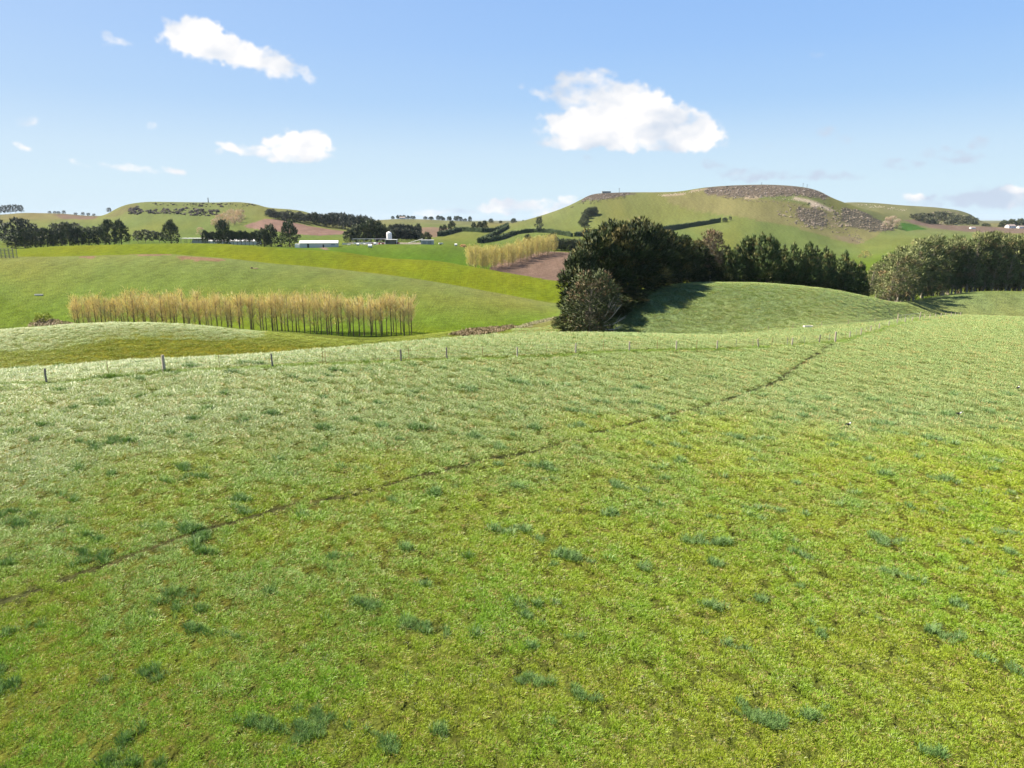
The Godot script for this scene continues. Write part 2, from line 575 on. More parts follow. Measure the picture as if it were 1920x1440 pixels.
	contour(true, [[-400, 404, 1800], [0, 402, 1800], [50, 399, 1800], [100, 400, 1800], [180, 405, 1800], [300, 403, 1800], [580, 412, 1800], [700, 413, 1800], [750, 411, 1800], [820, 413, 1800], [900, 416, 1800], [960, 418, 1800], [1100, 415, 1800], [1400, 400, 1800], [1500, 384, 1800], [1560, 381, 1800], [1600, 379, 1800], [1690, 385, 1800], [1790, 393, 1800], [1815, 400, 1800], [1850, 418, 1800], [1920, 420, 1800], [2300, 420, 1800]], 2)
	contour(true, [[-400, 419, 3000], [960, 419, 3000], [2400, 419, 3000]])
	contour(true, [[-400, 414, 9000], [960, 414, 9000], [2400, 414, 9000]])
	for i in US:
		for k in range(1, lines_z.size()):
			lines_z[k][i] = maxf(lines_z[k][i], lines_z[k - 1][i] + 2.0)


# colour of the grass along each contour (linear), crest sheen and far haze painted in
var hues: Array[Color] = [
	lin(.085, .10, .02), lin(.09, .105, .02), lin(.12, .16, .04), lin(.125, .13, .012), lin(.12, .16, .03), lin(.11, .185, .010), lin(.17, .205, .065),  # last one: large hill's crest, paled to paint in its grass sheen
	lin(.145, .19, .009), lin(.15, .19, .014), lin(.085, .165, .010), lin(.11, .17, .028), lin(.13, .175, .045), lin(.14, .178, .055), lin(.155, .172, .066), lin(.16, .17, .075), lin(.155, .16, .078), lin(.13, .145, .07), lin(.11, .14, .07)]  # the farther ones are desaturated, painting in distance haze


# bare earth, crops, rock and scars: colour, softness in metres, outline in photo pixels
func marks() -> Array:
	return [
		[lin(.17, .12, .085), [95, 402, 130, 402.5, 185, 405.5, 180, 410, 150, 412, 110, 406]],
		[lin(.225, .145, .115), [458, 423, 500, 409.5, 548, 417, 600, 427, 652, 434, 640, 440, 600, 442, 545, 438, 500, 431, 465, 428]],
		[lin(.21, .15, .105), [780, 427, 815, 426, 850, 428, 862, 431, 838, 439, 815, 445, 786, 443]],
		[lin(.19, .13, .098), [903, 504, 925, 490, 965, 480, 995, 474, 1012, 470.5, 1075, 473, 1110, 500, 1110, 531, 1050, 527.5, 1000, 520, 950, 511]],
		[lin(.17, .125, .095), [1693, 413, 1712, 411, 1745, 419, 1800, 423, 1860, 425, 1960, 428, 1960, 437, 1850, 436, 1770, 430, 1730, 424]],
		[lin(.055, .13, .02), [1690, 417, 1715, 421, 1738, 430, 1700, 433, 1685, 428]],
		[lin(.19, .18, .075), [1248, 368, 1300, 359, 1340, 354, 1400, 370, 1500, 385, 1570, 396, 1660, 425, 1640, 445, 1610, 457, 1570, 450, 1530, 438, 1480, 424, 1420, 414, 1350, 402, 1285, 390, 1255, 382]],
		[lin(.15, .145, .06), [225, 391, 250, 383, 262, 381, 245, 396, 215, 407, 195, 407]],
		[lin(.135, .11, .085), [1310, 354.5, 1380, 347.5, 1440, 346.5, 1500, 350.5, 1530, 356.5, 1560, 371, 1545, 374, 1510, 367, 1470, 366, 1440, 370, 1380, 371, 1330, 365]],
		[lin(.11, .09, .07), [1093, 373, 1112, 364, 1180, 361.5, 1190, 364, 1165, 369, 1130, 376, 1090, 379]],
		[lin(.46, .38, .29), [1476, 366.5, 1500, 370, 1545, 387, 1563, 393, 1562, 395.5, 1530, 388, 1495, 374.5]],
		[lin(.33, .27, .19), [1240, 366, 1295, 358.5, 1325, 352.5, 1322, 356, 1285, 363, 1250, 368]],
		[lin(.36, .29, .2), [1395, 369, 1420, 368, 1425, 371, 1400, 371.5]],
		[lin(.12, .105, .075), [1490, 392, 1520, 389, 1548, 397, 1552, 408, 1548, 424, 1520, 424, 1498, 412]],
		[lin(.10, .09, .065), [1580, 390, 1610, 394, 1650, 412, 1682, 432, 1640, 434, 1600, 426, 1575, 414]],
		[lin(.22, .19, .1), [1534, 397, 1552, 405, 1572, 425, 1560, 427, 1545, 412]],
		[lin(.2, .17, .095), [1560, 440, 1600, 444, 1622, 455, 1605, 458, 1580, 452]],
		[lin(.24, .16, .10), [150, 481, 175, 480, 178, 484, 150, 484]],
		[lin(.24, .16, .10), [243, 477, 300, 476.5, 325, 479, 262, 480]],
		[lin(.26, .17, .10), [330, 480, 380, 482, 432, 488, 402, 491, 340, 487]],
		[lin(.15, .155, .045), [985, 612, 1040, 594, 1060, 600, 1060, 628, 962, 628]],
		[lin(.21, .2, .11), [968, 613, 1000, 604, 1042, 595, 1042, 598, 1002, 607, 972, 616]],
		[lin(.28, .25, .2), [655, 454.5, 790, 455, 800, 458, 700, 459, 648, 457]],
		[lin(.24, .17, .12), [590, 460, 604, 461, 620, 469, 611, 469, 598, 464]],
		[lin(.055, .05, .022), [838, 627, 880, 616, 960, 609, 972, 613, 935, 623, 880, 632]],
		[lin(.13, .12, .05), [52, 616, 66, 596, 105, 600, 140, 608, 140, 616]],
		[lin(.12, .175, .02), [-200, 545, 0, 556, 30, 575, 58, 597, 50, 622, -200, 640]],
	]


func make_land() -> void:
	lumps.seed = 11
	lumps.frequency = 0.14
	lumps.fractal_octaves = 3
	patches.seed = 12
	patches.frequency = 0.022
	patches.fractal_octaves = 4
	fine.seed = 13
	fine.frequency = 0.33
	fine.fractal_octaves = 3
	contours()
	grid.resize(COLS * ROWS)
	var zs := PackedFloat32Array()
	for j in ROWS:
		zs.append(row_z(j))
	for j in ROWS:
		var zf := zs[j]
		var amp := 0.09 * clampf((zf + 30.0) / 60.0, 0.3, 1.0) * (1.0 + zf / 300.0)
		var sc := 1.0 / (1.0 + maxf(zf, 0.0) / 90.0)
		for i in COLS:
			var x := (-SIDE + 2.0 * SIDE * i / (COLS - 1)) * (zf + 25.0)
			grid[j * COLS + i] = land(x, zf) + amp * lumps.get_noise_2d(x * sc, zf * sc) + amp * 2.2 * patches.get_noise_2d(x * sc * 2.0, zf * sc * 2.0)
	# the worn stock trail and the fence are known by points on the ground
	for p in [[-60, 1160], [0, 1130], [90, 1100], [180, 1066], [290, 1026], [400, 990], [520, 955], [650, 930], [740, 906], [820, 885], [910, 862], [1000, 848], [1100, 817], [1200, 791], [1260, 777], [1320, 763], [1400, 737], [1450, 718], [1478, 700], [1495, 688], [1530, 664], [1566, 643]]:
		var w := spot(p[0], p[1])
		trail.append(Vector2(w.x, -w.z))
	for p in [[-200, 730], [85, 717], [310, 697], [510, 686], [752, 676], [970, 669], [1180, 657], [1344, 654], [1420, 650], [1484, 647], [1566, 640], [1616, 627], [1650, 617], [1682, 608], [1710, 602], [1743, 595], [1800, 592]]:
		var w := spot(p[0], p[1])
		fence_path.append(Vector2(w.x, -w.z))
	# outlines of the marks on the ground
	var shapes := []
	for m in marks():
		var poly := PackedVector2Array()
		var box := Rect2()
		var pts: Array = m[1]
		for q in range(0, pts.size(), 2):
			var w := spot(pts[q], pts[q + 1], 120.0)
			var at := Vector2(w.x, -w.z)
			box = Rect2(at, Vector2.ZERO) if q == 0 else box.expand(at)
			poly.append(at)
		shapes.append([m[0], poly, box])
	var v := PackedVector3Array()
	var n := PackedVector3Array()
	var c := PackedColorArray()
	v.resize(COLS * ROWS)
	n.resize(COLS * ROWS)
	c.resize(COLS * ROWS)
	for j in ROWS:
		var zf := zs[j]
		var step := 2.0 * SIDE * (zf + 25.0) / (COLS - 1)
		var sc := 1.0 / (1.0 + maxf(zf, 0.0) / 220.0)
		for i in COLS:
			var o := j * COLS + i
			var x := (-SIDE + 2.0 * SIDE * i / (COLS - 1)) * (zf + 25.0)
			v[o] = Vector3(x, grid[o], -zf)
			var gx := (grid[o + (1 if i < COLS - 1 else 0)] - grid[o - (1 if i > 0 else 0)]) / (step * (2.0 if i > 0 and i < COLS - 1 else 1.0))
			var ja := mini(j + 1, ROWS - 1)
			var jb := maxi(j - 1, 0)
			var za := zs[ja]
			var zb := zs[jb]
			# slope straight ahead: follow the row above and below at the same x
			var gz := (ground(x, za - 0.0001) - ground(x, zb + 0.0001)) / (za - zb)
			n[o] = Vector3(-gx, 1.0, gz).normalized()
			c[o] = turf(x, zf, sc, shapes)
	var idx := PackedInt32Array()
	idx.resize((COLS - 1) * (ROWS - 1) * 6)
	var w := 0
	for j in ROWS - 1:
		for i in COLS - 1:
			var a := j * COLS + i
			var b := a + COLS
			idx[w] = a
			idx[w + 1] = b
			idx[w + 2] = b + 1
			idx[w + 3] = a
			idx[w + 4] = b + 1
			idx[w + 5] = a + 1
			w += 6
	var arrays := []
	arrays.resize(Mesh.ARRAY_MAX)
	arrays[Mesh.ARRAY_VERTEX] = v
	arrays[Mesh.ARRAY_NORMAL] = n
	arrays[Mesh.ARRAY_COLOR] = c
	arrays[Mesh.ARRAY_INDEX] = idx
	var mesh := ArrayMesh.new()
	mesh.add_surface_from_arrays(Mesh.PRIMITIVE_TRIANGLES, arrays)
	var soil := matte(0.85)
	soil.cull_mode = BaseMaterial3D.CULL_BACK
	soil.metallic_specular = 0.1
	soil.albedo_texture = noise_tex(0.005, 6, 0.76, 1.0, 1024, 31)
	soil.uv1_triplanar = true
	soil.uv1_world_triplanar = true
	soil.uv1_scale = Vector3.ONE * 0.043
	soil.detail_enabled = true
	soil.detail_blend_mode = BaseMaterial3D.BLEND_MODE_MUL
	soil.detail_albedo = noise_tex(0.007, 6, 0.66, 1.0, 1024, 37)
	soil.detail_uv_layer = BaseMaterial3D.DETAIL_UV_2
	soil.uv2_triplanar = true
	soil.uv2_world_triplanar = true
	soil.uv2_scale = Vector3.ONE * 0.19
	soil.heightmap_enabled = true
	soil.heightmap_scale = 45.0
	soil.heightmap_texture = noise_tex(0.02, 6, 0.0, 1.0, 1024, 41)
	mesh.surface_set_material(0, soil)
	var g := part("ground", mesh, self)
	tag(g, "rolling green pasture running to the far hills", "", "", "structure")


func turf(x: float, zf: float, sc: float, shapes: Array) -> Color:
	var u := clampf(x / maxf(zf, 14.0), -1.19, 1.19)
	var i := int((u + 1.2) / 2.4 * (US - 1))
	var k := 0
	var n := lines_z.size()
	while k < n - 1 and lines_z[k + 1][i] < zf:
		k += 1
	var t := 0.0
	if k < n - 1:
		t = clampf((zf - lines_z[k][i]) / (lines_z[k + 1][i] - lines_z[k][i]), 0, 1)
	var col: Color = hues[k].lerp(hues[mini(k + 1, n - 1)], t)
	var p1 := patches.get_noise_2d(x * sc * 1.6, zf * sc * 1.6)
	var p2 := lumps.get_noise_2d(x * sc * 0.9 + 300.0, zf * sc * 0.9)
	var p3 := fine.get_noise_2d(x * sc, zf * sc)
	# rounded hills on the right are greener
	var right := smoothstep(0.02, 0.2, u) * smoothstep(120.0, 150.0, zf) * (1.0 - smoothstep(240.0, 290.0, zf))
	var d_hill := smoothstep(0.5, 0.6, u) * smoothstep(180.0, 215.0, zf)
	col = col.lerp(lin(.17, .235, .10), right * 0.9)
	col = col.lerp(lin(.175, .225, .085), d_hill * right)
	# drier turf on the face of the left knoll
	if zf > 85.0 and zf < 135.0 and u < -0.05:
		var q := clampf(t, 0, 1) if k == 3 else 0.0
		var dry := smoothstep(0.05, 0.2, q) * (1.0 - smoothstep(0.3 + 0.4 * smoothstep(-0.75, -0.25, u), 0.62 + 0.5 * smoothstep(-0.75, -0.25, u), q + p1 * 0.5))
		col = col.lerp(lin(.155, .155, .016), dry * 0.9)
		col = col.lerp(lin(.115, .15, .045), (1.0 - dry) * smoothstep(0.25, 0.8, q) * (1.0 - smoothstep(-0.4, -0.3, u)) * 0.8)
	col = col.lerp(Color(col.r * 1.4, col.g * 1.04, col.b * 0.8), clampf(0.25 + p1 * 1.1, 0, 1) * 0.6)
	col = col * (1.0 + 0.16 * p2 + 0.12 * p3)
	if zf > 140.0:
		var at := Vector2(x, zf)
		var wob := Vector2(p3, p2) * minf(zf * 0.0025, 3.0)
		for s in shapes:
			if (s[2] as Rect2).grow(4.0).has_point(at) and Geometry2D.is_point_in_polygon(at + wob, s[1]):
				col = (s[0] as Color) * (1.0 + 0.2 * p3 + 0.15 * p2)
	if zf < 130.0:
		var tg := absf(path_gap(trail, x, zf))
		if tg < 0.8:
			col = col.lerp(lin(.045, .045, .02), 0.9 * (1.0 - smoothstep(0.15, 0.6, tg)))  # dark bare soil, with the furrow's shade painted in
	col = col * 1.2
	col.a = 1.0
	return col


# ---------------------------------------------------------------- grass
func tuft(seed_: int, blades: int, tall: float, spread: float, width: float, lean: Vector3) -> ArrayMesh:
	var r := RandomNumberGenerator.new()
	r.seed = seed_
	var h := Heap.new()
	for b in blades:
		var a := r.randf_range(0, TAU)
		var q := sqrt(r.randf()) * spread
		var base := Vector3(cos(a) * q, -0.02, sin(a) * q)
		var hh := tall * r.randf_range(0.55, 1.15)
		var d := (Vector3(cos(a), 0, sin(a)) * r.randf_range(0.1, 0.9) + Vector3.UP * 1.1 + lean).normalized()
		var side := d.cross(any_dir(r)).normalized() * width * r.randf_range(0.7, 1.2)
		var mid := base + d * hh * 0.6
		var tip := mid + (d + Vector3(d.x, -0.55, d.z) * 0.9 + lean * 0.8).normalized() * hh * 0.55
		var f := d.cross(side).normalized()
		if f.y < 0:
			f = -f
		var nn := f.lerp(Vector3.UP, 0.42).normalized()
		var s := r.randf_range(0.82, 1.18)
		var col := Color(s, s, s)
		h.tri(base - side, base + side, mid + side * 0.8, nn, nn, nn, col)
		h.tri(base - side, mid + side * 0.8, mid - side * 0.8, nn, nn, nn, col)
		h.tri(mid - side * 0.8, mid + side * 0.8, tip, nn, nn, nn, col)
	return h.mesh(M.blade)


func path_gap(path: Array[Vector2], x: float, zf: float) -> float:
	# signed distance ahead (+) or short (-) of a path that runs left to right
	for i in path.size() - 1:
		if x >= path[i].x and x < path[i + 1].x:
			var d := path[i + 1] - path[i]
			var z := path[i].y + (x - path[i].x) / d.x * d.y
			return (zf - z) * d.x / d.length()
	return 1e6


func scatter(called: String, label: String, mesh: Mesh, spots: Array[Transform3D], tints: PackedColorArray) -> MultiMeshInstance3D:
	var mm := MultiMesh.new()
	mm.transform_format = MultiMesh.TRANSFORM_3D
	mm.use_colors = true
	mm.mesh = mesh
	mm.instance_count = spots.size()
	for i in spots.size():
		mm.set_instance_transform(i, spots[i])
		mm.set_instance_color(i, tints[i])
	var o := MultiMeshInstance3D.new()
	o.multimesh = mm
	o.name = numbered(called)
	add_child(o)
	tag(o, label, "grass", "", "stuff")
	return o


const GRASS := 740000


func make_grass() -> void:
	var lean := Vector3(0.2, 0, 0.14)
	var kinds := [tuft(1, 20, 0.11, 0.12, 0.0052, lean), tuft(2, 20, 0.125, 0.13, 0.0052, lean * 1.3), tuft(3, 19, 0.085, 0.13, 0.0055, lean * 0.6), tuft(4, 15, 0.2, 0.13, 0.0075, lean), tuft(5, 24, 0.11, 0.17, 0.006, lean * 0.5)]
	var spots: Array = [[] as Array[Transform3D], [] as Array[Transform3D], [] as Array[Transform3D], [] as Array[Transform3D], [] as Array[Transform3D]]
	var tints: Array = [PackedColorArray(), PackedColorArray(), PackedColorArray(), PackedColorArray(), PackedColorArray()]
	var r := RandomNumberGenerator.new()
	r.seed = 99
	var p0 := pow(14.5, 0.48)
	var p1 := pow(225.0, 0.48)
	var swell := FastNoiseLite.new()
	swell.seed = 77
	swell.frequency = 0.16
	swell.fractal_octaves = 3
	var clump := FastNoiseLite.new()
	clump.seed = 81
	clump.frequency = 1.0
	clump.fractal_octaves = 3
	var rank := FastNoiseLite.new()
	rank.seed = 78
	rank.frequency = 0.36
	rank.fractal_octaves = 3
	for q in GRASS:
		var zf := pow(lerpf(p0, p1, r.randf()), 1.0 / 0.48)
		var x := r.randf_range(-1.0, 1.0) * (0.8 * zf + 9.0)
		var u := clampf(x / zf, -1.19, 1.19)
		var li := int((u + 1.2) / 2.4 * (US - 1))
		var brow := lines_z[2][li]
		if zf > brow + 5.0 and (zf < lines_z[3][li] or zf > lines_z[4][li] + 6.0):
			continue
		var s := pow(zf / 20.0, 0.62)
		var gap := path_gap(trail, x, zf)
		if absf(gap + 0.12 * lumps.get_noise_2d(x * 8.0, zf * 8.0)) < 0.09 + 0.005 * zf and lumps.get_noise_2d(x * 2.0, zf * 2.0) > -0.34:
			continue
		var fg := path_gap(fence_path, x, zf)
		var n1 := swell.get_noise_2d(x, zf)
		var n2 := patches.get_noise_2d(x * 1.7, zf * 1.7)
		var cf := 1.5 * pow(20.0 / zf, 0.5)
		var n3 := clump.get_noise_2d(x * cf, zf * cf * 1.15)
		var big := 0.97 + 0.16 * n1 + lerpf(0.75, 1.15, smoothstep(25.0, 60.0, zf)) * n3
		if n3 < -0.24 and r.randf() < 0.72:
			continue
		var col := lin(.255, .325, .02).lerp(lin(.18, .32, .022), clampf(0.45 + n1 * 0.9 + n2 * 0.7 + n3 * 0.5 - u * 0.35, 0, 1))
		# towards the brow, blue green undersides and silvery blade gloss painted into the tint
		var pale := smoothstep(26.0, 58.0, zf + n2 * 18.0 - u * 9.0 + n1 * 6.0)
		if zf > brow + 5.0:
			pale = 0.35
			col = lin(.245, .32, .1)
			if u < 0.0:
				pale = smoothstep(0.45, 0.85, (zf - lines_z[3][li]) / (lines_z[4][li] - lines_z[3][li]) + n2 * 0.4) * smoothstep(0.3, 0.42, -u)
		col = col.lerp(lin(.215, .275, .12).lerp(lin(.37, .42, .25), smoothstep(0.0, 0.7, -u)), pale * 0.8)  # more silvery to the left, blade sheen put into the colour
		var straw := r.randf()
		var kind := r.randi() % 3
		if r.randf() < smoothstep(34.0, 58.0, zf):
			kind = 4
		if straw < 0.09:
			col = lin(.38, .28, .11)
		elif straw < 0.12:
			col = lin(.38, .40, .2)
		if zf > brow + 5.0 and u < 0.0 and pale < 0.4:
			col = lin(.22, .235, .02).lerp(lin(.14, .22, .026), r.randf() * 0.7)
		# ungrazed rank clumps
		var tall := 1.0
		var rk := rank.get_noise_2d(x * 0.75 + (zf * 0.35), zf * 0.9)
		if rk + 0.25 * n3 > 0.43 and zf < 70.0 and r.randf() < smoothstep(0.43, 0.58, rk + 0.25 * n3) * 0.8:
			kind = 3
			col = lin(.07, .155, .033).lerp(lin(.175, .27, .088), r.randf())
		if fg < 0.25 and fg > -1.1 and zf < brow + 5.0:
			col = col.lerp(lin(.13, .21, .016), 0.85)
			tall = 0.55
		var tint := r.randf_range(0.8, 1.2)
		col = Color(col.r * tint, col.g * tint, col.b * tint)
		if kind == 3:
			tall = 1.1
			s *= 0.7
		var hs := s * r.randf_range(0.75, 1.25) * big
		var vs := pow(zf / 20.0, 0.34) * r.randf_range(0.7, 1.25) * big * tall
		if zf > brow + 5.0:
			vs *= 0.42
			hs *= 0.8
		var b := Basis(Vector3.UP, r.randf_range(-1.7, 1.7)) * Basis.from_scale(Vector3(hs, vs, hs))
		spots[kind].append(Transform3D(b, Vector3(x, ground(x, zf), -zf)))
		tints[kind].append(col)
	var names := ["pasture_grass", "pasture_grass", "pasture_grass", "rank_grass", "pasture_grass"]
	var labels := ["short green grass covering the near pasture", "windblown green grass covering the near pasture", "low cropped grass covering the near pasture", "taller blue green grass in ungrazed patches of the near pasture", "fine pale green grass covering the pasture up to the fence and the knolls"]
	for k in 5:
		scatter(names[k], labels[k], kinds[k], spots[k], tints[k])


# ---------------------------------------------------------------- fences
func post_mesh(tall: float, wide: float, lean: Vector2, col: Color, round_top: bool, seed_: int) -> ArrayMesh:
	var r := RandomNumberGenerator.new()
	r.seed = seed_
	var h := Heap.new()
	var pts := []
	var radii := []
	for i in 6:
		var t := i / 5.0
		pts.append(Vector3(lean.x * t + r.randf_range(-0.012, 0.012) * (0.0 if i == 0 else 1.0), -0.15 + (tall + 0.15) * t, lean.y * t))
		radii.append(wide * 0.5 * r.randf_range(0.9, 1.1) * (0.82 if round_top and i == 5 else 1.0))
	h.tube(pts, radii, 7 if round_top else 4, col)
	return h.mesh(M.bark)


func make_fences() -> void:
	var fence := thing("wire_fence", "long wire fence of weathered wooden posts and rusty standards crossing the pasture", "fence", Vector3.ZERO)
	# kind: W weathered wood, P pale wood, S strainer, B rusty standard, G grey standard
	var posts := [
		[-150, 732, "W"], [-40, 726, "B"], [87, 717, "W"], [204, 703, "B"], [308, 697, "S"], [412, 689, "B"], [511, 687, "W"], [606, 681, "B"], [610, 680, "B"], [752, 677, "W"], [767, 675, "B"], [838, 673, "W"], [905, 669, "B"], [970, 670, "P"], [1025, 663, "B"], [1079, 662, "P"], [1132, 657, "B"],
		[1180, 658, "P"], [1232, 656, "B"], [1268, 656, "P"], [1306, 655, "B"], [1344, 655, "P"], [1380, 651, "G"], [1411, 652, "G"], [1422, 651, "P"], [1447, 649, "B"], [1476, 648, "G"], [1485, 648, "P"], [1508, 646, "G"], [1536, 643, "W"], [1554, 641, "G"], [1566, 641, "S"], [1584, 637, "B"], [1593, 634, "P"],
		[1605, 630, "G"], [1614, 628, "P"], [1623, 625, "G"], [1632, 622, "P"], [1640, 620, "G"], [1648, 617, "P"], [1666, 612, "P"], [1682, 608, "P"], [1697, 605, "P"], [1710, 603, "P"], [1724, 600, "P"], [1733, 598, "P"], [1743, 597, "P"], [1754, 596, "P"], [1764, 595, "P"], [1773, 594, "P"], [1783, 594, "P"], [1791, 593, "P"], [1801, 593, "P"]]
	var tops := []
	var k := 0
	for p in posts:
		k += 1
		var at := spot(p[0], p[1], 40.0)
		var kind: String = p[2]
		var tall := 1.2
		var wide := 0.17
		var col := lin(.2, .175, .15)
		var lean := Vector2(dice.randf_range(-0.05, 0.05), dice.randf_range(-0.04, 0.04))
		var called := "post"
		if kind == "P":
			col = lin(.42, .36, .29)
			wide = 0.16
			tall = 1.12
			if k == 25:
				lean.x = 0.26
		elif kind == "S":
			col = lin(.4, .33, .27)
			wide = 0.27
			tall = 1.5
			called = "strainer_post"
		elif kind == "B":
			col = lin(.2, .085, .04)
			wide = 0.045
			tall = 1.2
			called = "metal_standard"
		elif kind == "G":
			col = lin(.22, .22, .2)
			wide = 0.055
			tall = 1.15
			called = "metal_standard"
		var o := part(called, post_mesh(tall, wide, lean, col, kind == "W" or kind == "P", k), fence)
		o.position = at
		o.rotation.y = dice.randf_range(0, TAU) if kind != "S" else 0.6
		tops.append([at, tall])
	for lv in [0.25, 0.5, 0.75, 0.97]:
		var h := Heap.new()
		for i in tops.size() - 1:
			var a: Vector3 = tops[i][0] + Vector3.UP * minf(lv * 1.12, tops[i][1] - 0.05)
			var b: Vector3 = tops[i + 1][0] + Vector3.UP * minf(lv * 1.12, tops[i + 1][1] - 0.05)
			h.tube([a, a.lerp(b, 0.5) - Vector3.UP * 0.02, b], [0.004, 0.004, 0.004], 3, lin(.3, .3, .29), false)
		part("wire", h.mesh(M.paint), fence)
	# netting gate and the fence that leaves it towards the trees
	var g0 := spot(1683, 602, 100.0)
	var g1 := spot(1725, 597, 100.0)
	var gate := thing("field_gate", "pipe and netting gate between two pale strainer posts on the right of the pasture", "gate", g0)
	var across := g1 - g0
	for e in [[0.0, "gate_post"], [1.0, "gate_post"]]:
		var o := part(e[1], post_mesh(1.75, 0.24, Vector2(0.02, 0), lin(.45, .38, .28), true, 71), gate)
		o.position = across * e[0]
	for q in [0.18, 1.35]:
		var h := Heap.new()
		h.tube([Vector3.UP * q, across + Vector3.UP * q], [0.035, 0.035], 5, lin(.3, .32, .32))
		part("rail", h.mesh(M.paint), gate)
	for q in 5:
		var h := Heap.new()
		var a := across * (0.12 + 0.19 * q)
		h.tube([a + Vector3.UP * 0.18, a + Vector3.UP * 1.35], [0.025, 0.025], 4, lin(.3, .32, .32))
		part("upright", h.mesh(M.paint), gate)
	var back := thing("boundary_fence", "faint post and wire fence at the foot of the rounded hill", "fence", Vector3.ZERO)
	var last := Vector3.ZERO
	for p in [[1396, 625], [1440, 621], [1486, 617], [1540, 611], [1590, 609], [1640, 606], [1676, 604]]:
		var at := spot(p[0], p[1], 125.0)
		var o := part("post", post_mesh(1.1, 0.11, Vector2(0.03, 0), lin(.3, .25, .18), true, 5), back)
		o.position = at
		if last != Vector3.ZERO:
			var h := Heap.new()
			h.tube([last + Vector3.UP * 0.9, at + Vector3.UP * 0.9], [0.005, 0.005], 3, lin(.3, .3, .29), false)
			part("wire", h.mesh(M.paint), back)
		last = at


# ---------------------------------------------------------------- trees
# a crown made of many shoots gathered in lobes; everything is in metres, the trunk foot at the origin
func crown(seed_: int, lobes: Array, per: int, length: float, width: float, up: float, soft: float, cols: Array, mat: Material, centre: Vector3) -> ArrayMesh:
	var r := RandomNumberGenerator.new()
	r.seed = seed_
	var h := Heap.new()
	for L in lobes:
		var at: Vector3 = L[0]
		var size: Vector3 = L[1]
		var out: Vector3 = (at - centre).normalized()
		var base: Color = (cols[0] as Color).lerp(cols[1], r.randf())
		if cols.size() > 2 and r.randf() < 0.2:
			base = base.lerp(cols[2], r.randf_range(0.3, 1.0))
		for q in per:
			var d := any_dir(r)
			var p := at + d * size * sqrt(r.randf_range(0.15, 1.0))
			var dir := (d * 0.9 + out * 0.7 + Vector3.UP * up + any_dir(r) * 0.35).normalized()
			var side := dir.cross(any_dir(r)).normalized() * width * r.randf_range(0.6, 1.2)
			var s := r.randf_range(0.75, 1.3)
			h.leaf(p, dir * length * r.randf_range(0.6, 1.3), side, (d + out * 0.6 + Vector3.UP * 0.25).normalized(), soft, Color(base.r * s, base.g * s, base.b * s))
	return h.mesh(mat)


func trunk(seed_: int, tall: float, thick: float, lean: Vector3, boughs: Array, col: Color) -> ArrayMesh:
	var r := RandomNumberGenerator.new()
	r.seed = seed_
	var h := Heap.new()
	var pts := []
	var radii := []
	for i in 7:
		var t := i / 6.0
		pts.append(Vector3(0, -0.4, 0) + (Vector3.UP * (tall + 0.4) + lean * t) * t + any_dir(r) * 0.012 * tall * (1.0 if i > 0 else 0.0))
		radii.append(thick * (1.0 - 0.85 * t) * (1.35 if i == 0 else 1.0))
	h.tube(pts, radii, 7, col)
	for b in boughs:
		var from: float = b[0]
		var to: Vector3 = b[1]
		var a: Vector3 = Vector3.UP * tall * from + lean * from * from
		var w := thick * (1.0 - 0.85 * from) * 0.5
		h.tube([a, a.lerp(to, 0.5) + Vector3(0, -0.04 * (to - a).length(), 0), to], [w, w * 0.65, w * 0.2], 5, col, false)
	return h.mesh(M.bark)


# evergreen dome of steep shoots
func dome_tree(seed_: int, tall: float, wide: float, lobes: int, per: int, leaf: Vector2, cols: Array, foot := 0.08) -> Array:
	var r := RandomNumberGenerator.new()
	r.seed = seed_
	var list := []
	var boughs := []
	var centre := Vector3(0, tall * 0.45, 0)
	for i in lobes:
		var t := (i + 0.5) / lobes
		var y := foot + (1.0 - foot) * pow(t, 0.85)
		var prof := pow(clampf(1.0 - pow(absf(y - 0.35) / (0.68 if y > 0.35 else 0.6), 2.2), 0.02, 1.0), 0.6)
		var a := i * 2.399 + r.randf_range(-0.4, 0.4)
		var rad := wide * prof * r.randf_range(0.6, 1.1)
		var p := Vector3(cos(a) * rad, y * tall * r.randf_range(0.92, 1.05), sin(a) * rad)
		var s := wide * r.randf_range(0.16, 0.27)
		list.append([p, Vector3(s, s * 1.15, s)])
		if i % 5 == 2:
			list.append([p * Vector3(0.45, 1, 0.45), Vector3(s, s, s) * 1.5])
		if i % 4 == 0 and y < 0.85:
			boughs.append([clampf(y - 0.12, 0.08, 0.8), p * 0.95])
	return [trunk(seed_, tall * 0.9, tall * 0.028, Vector3.ZERO, boughs, lin(.1, .08, .06)), crown(seed_ + 1, list, per, leaf.x, leaf.y, 0.8, 0.45, cols, M.needle, centre)]


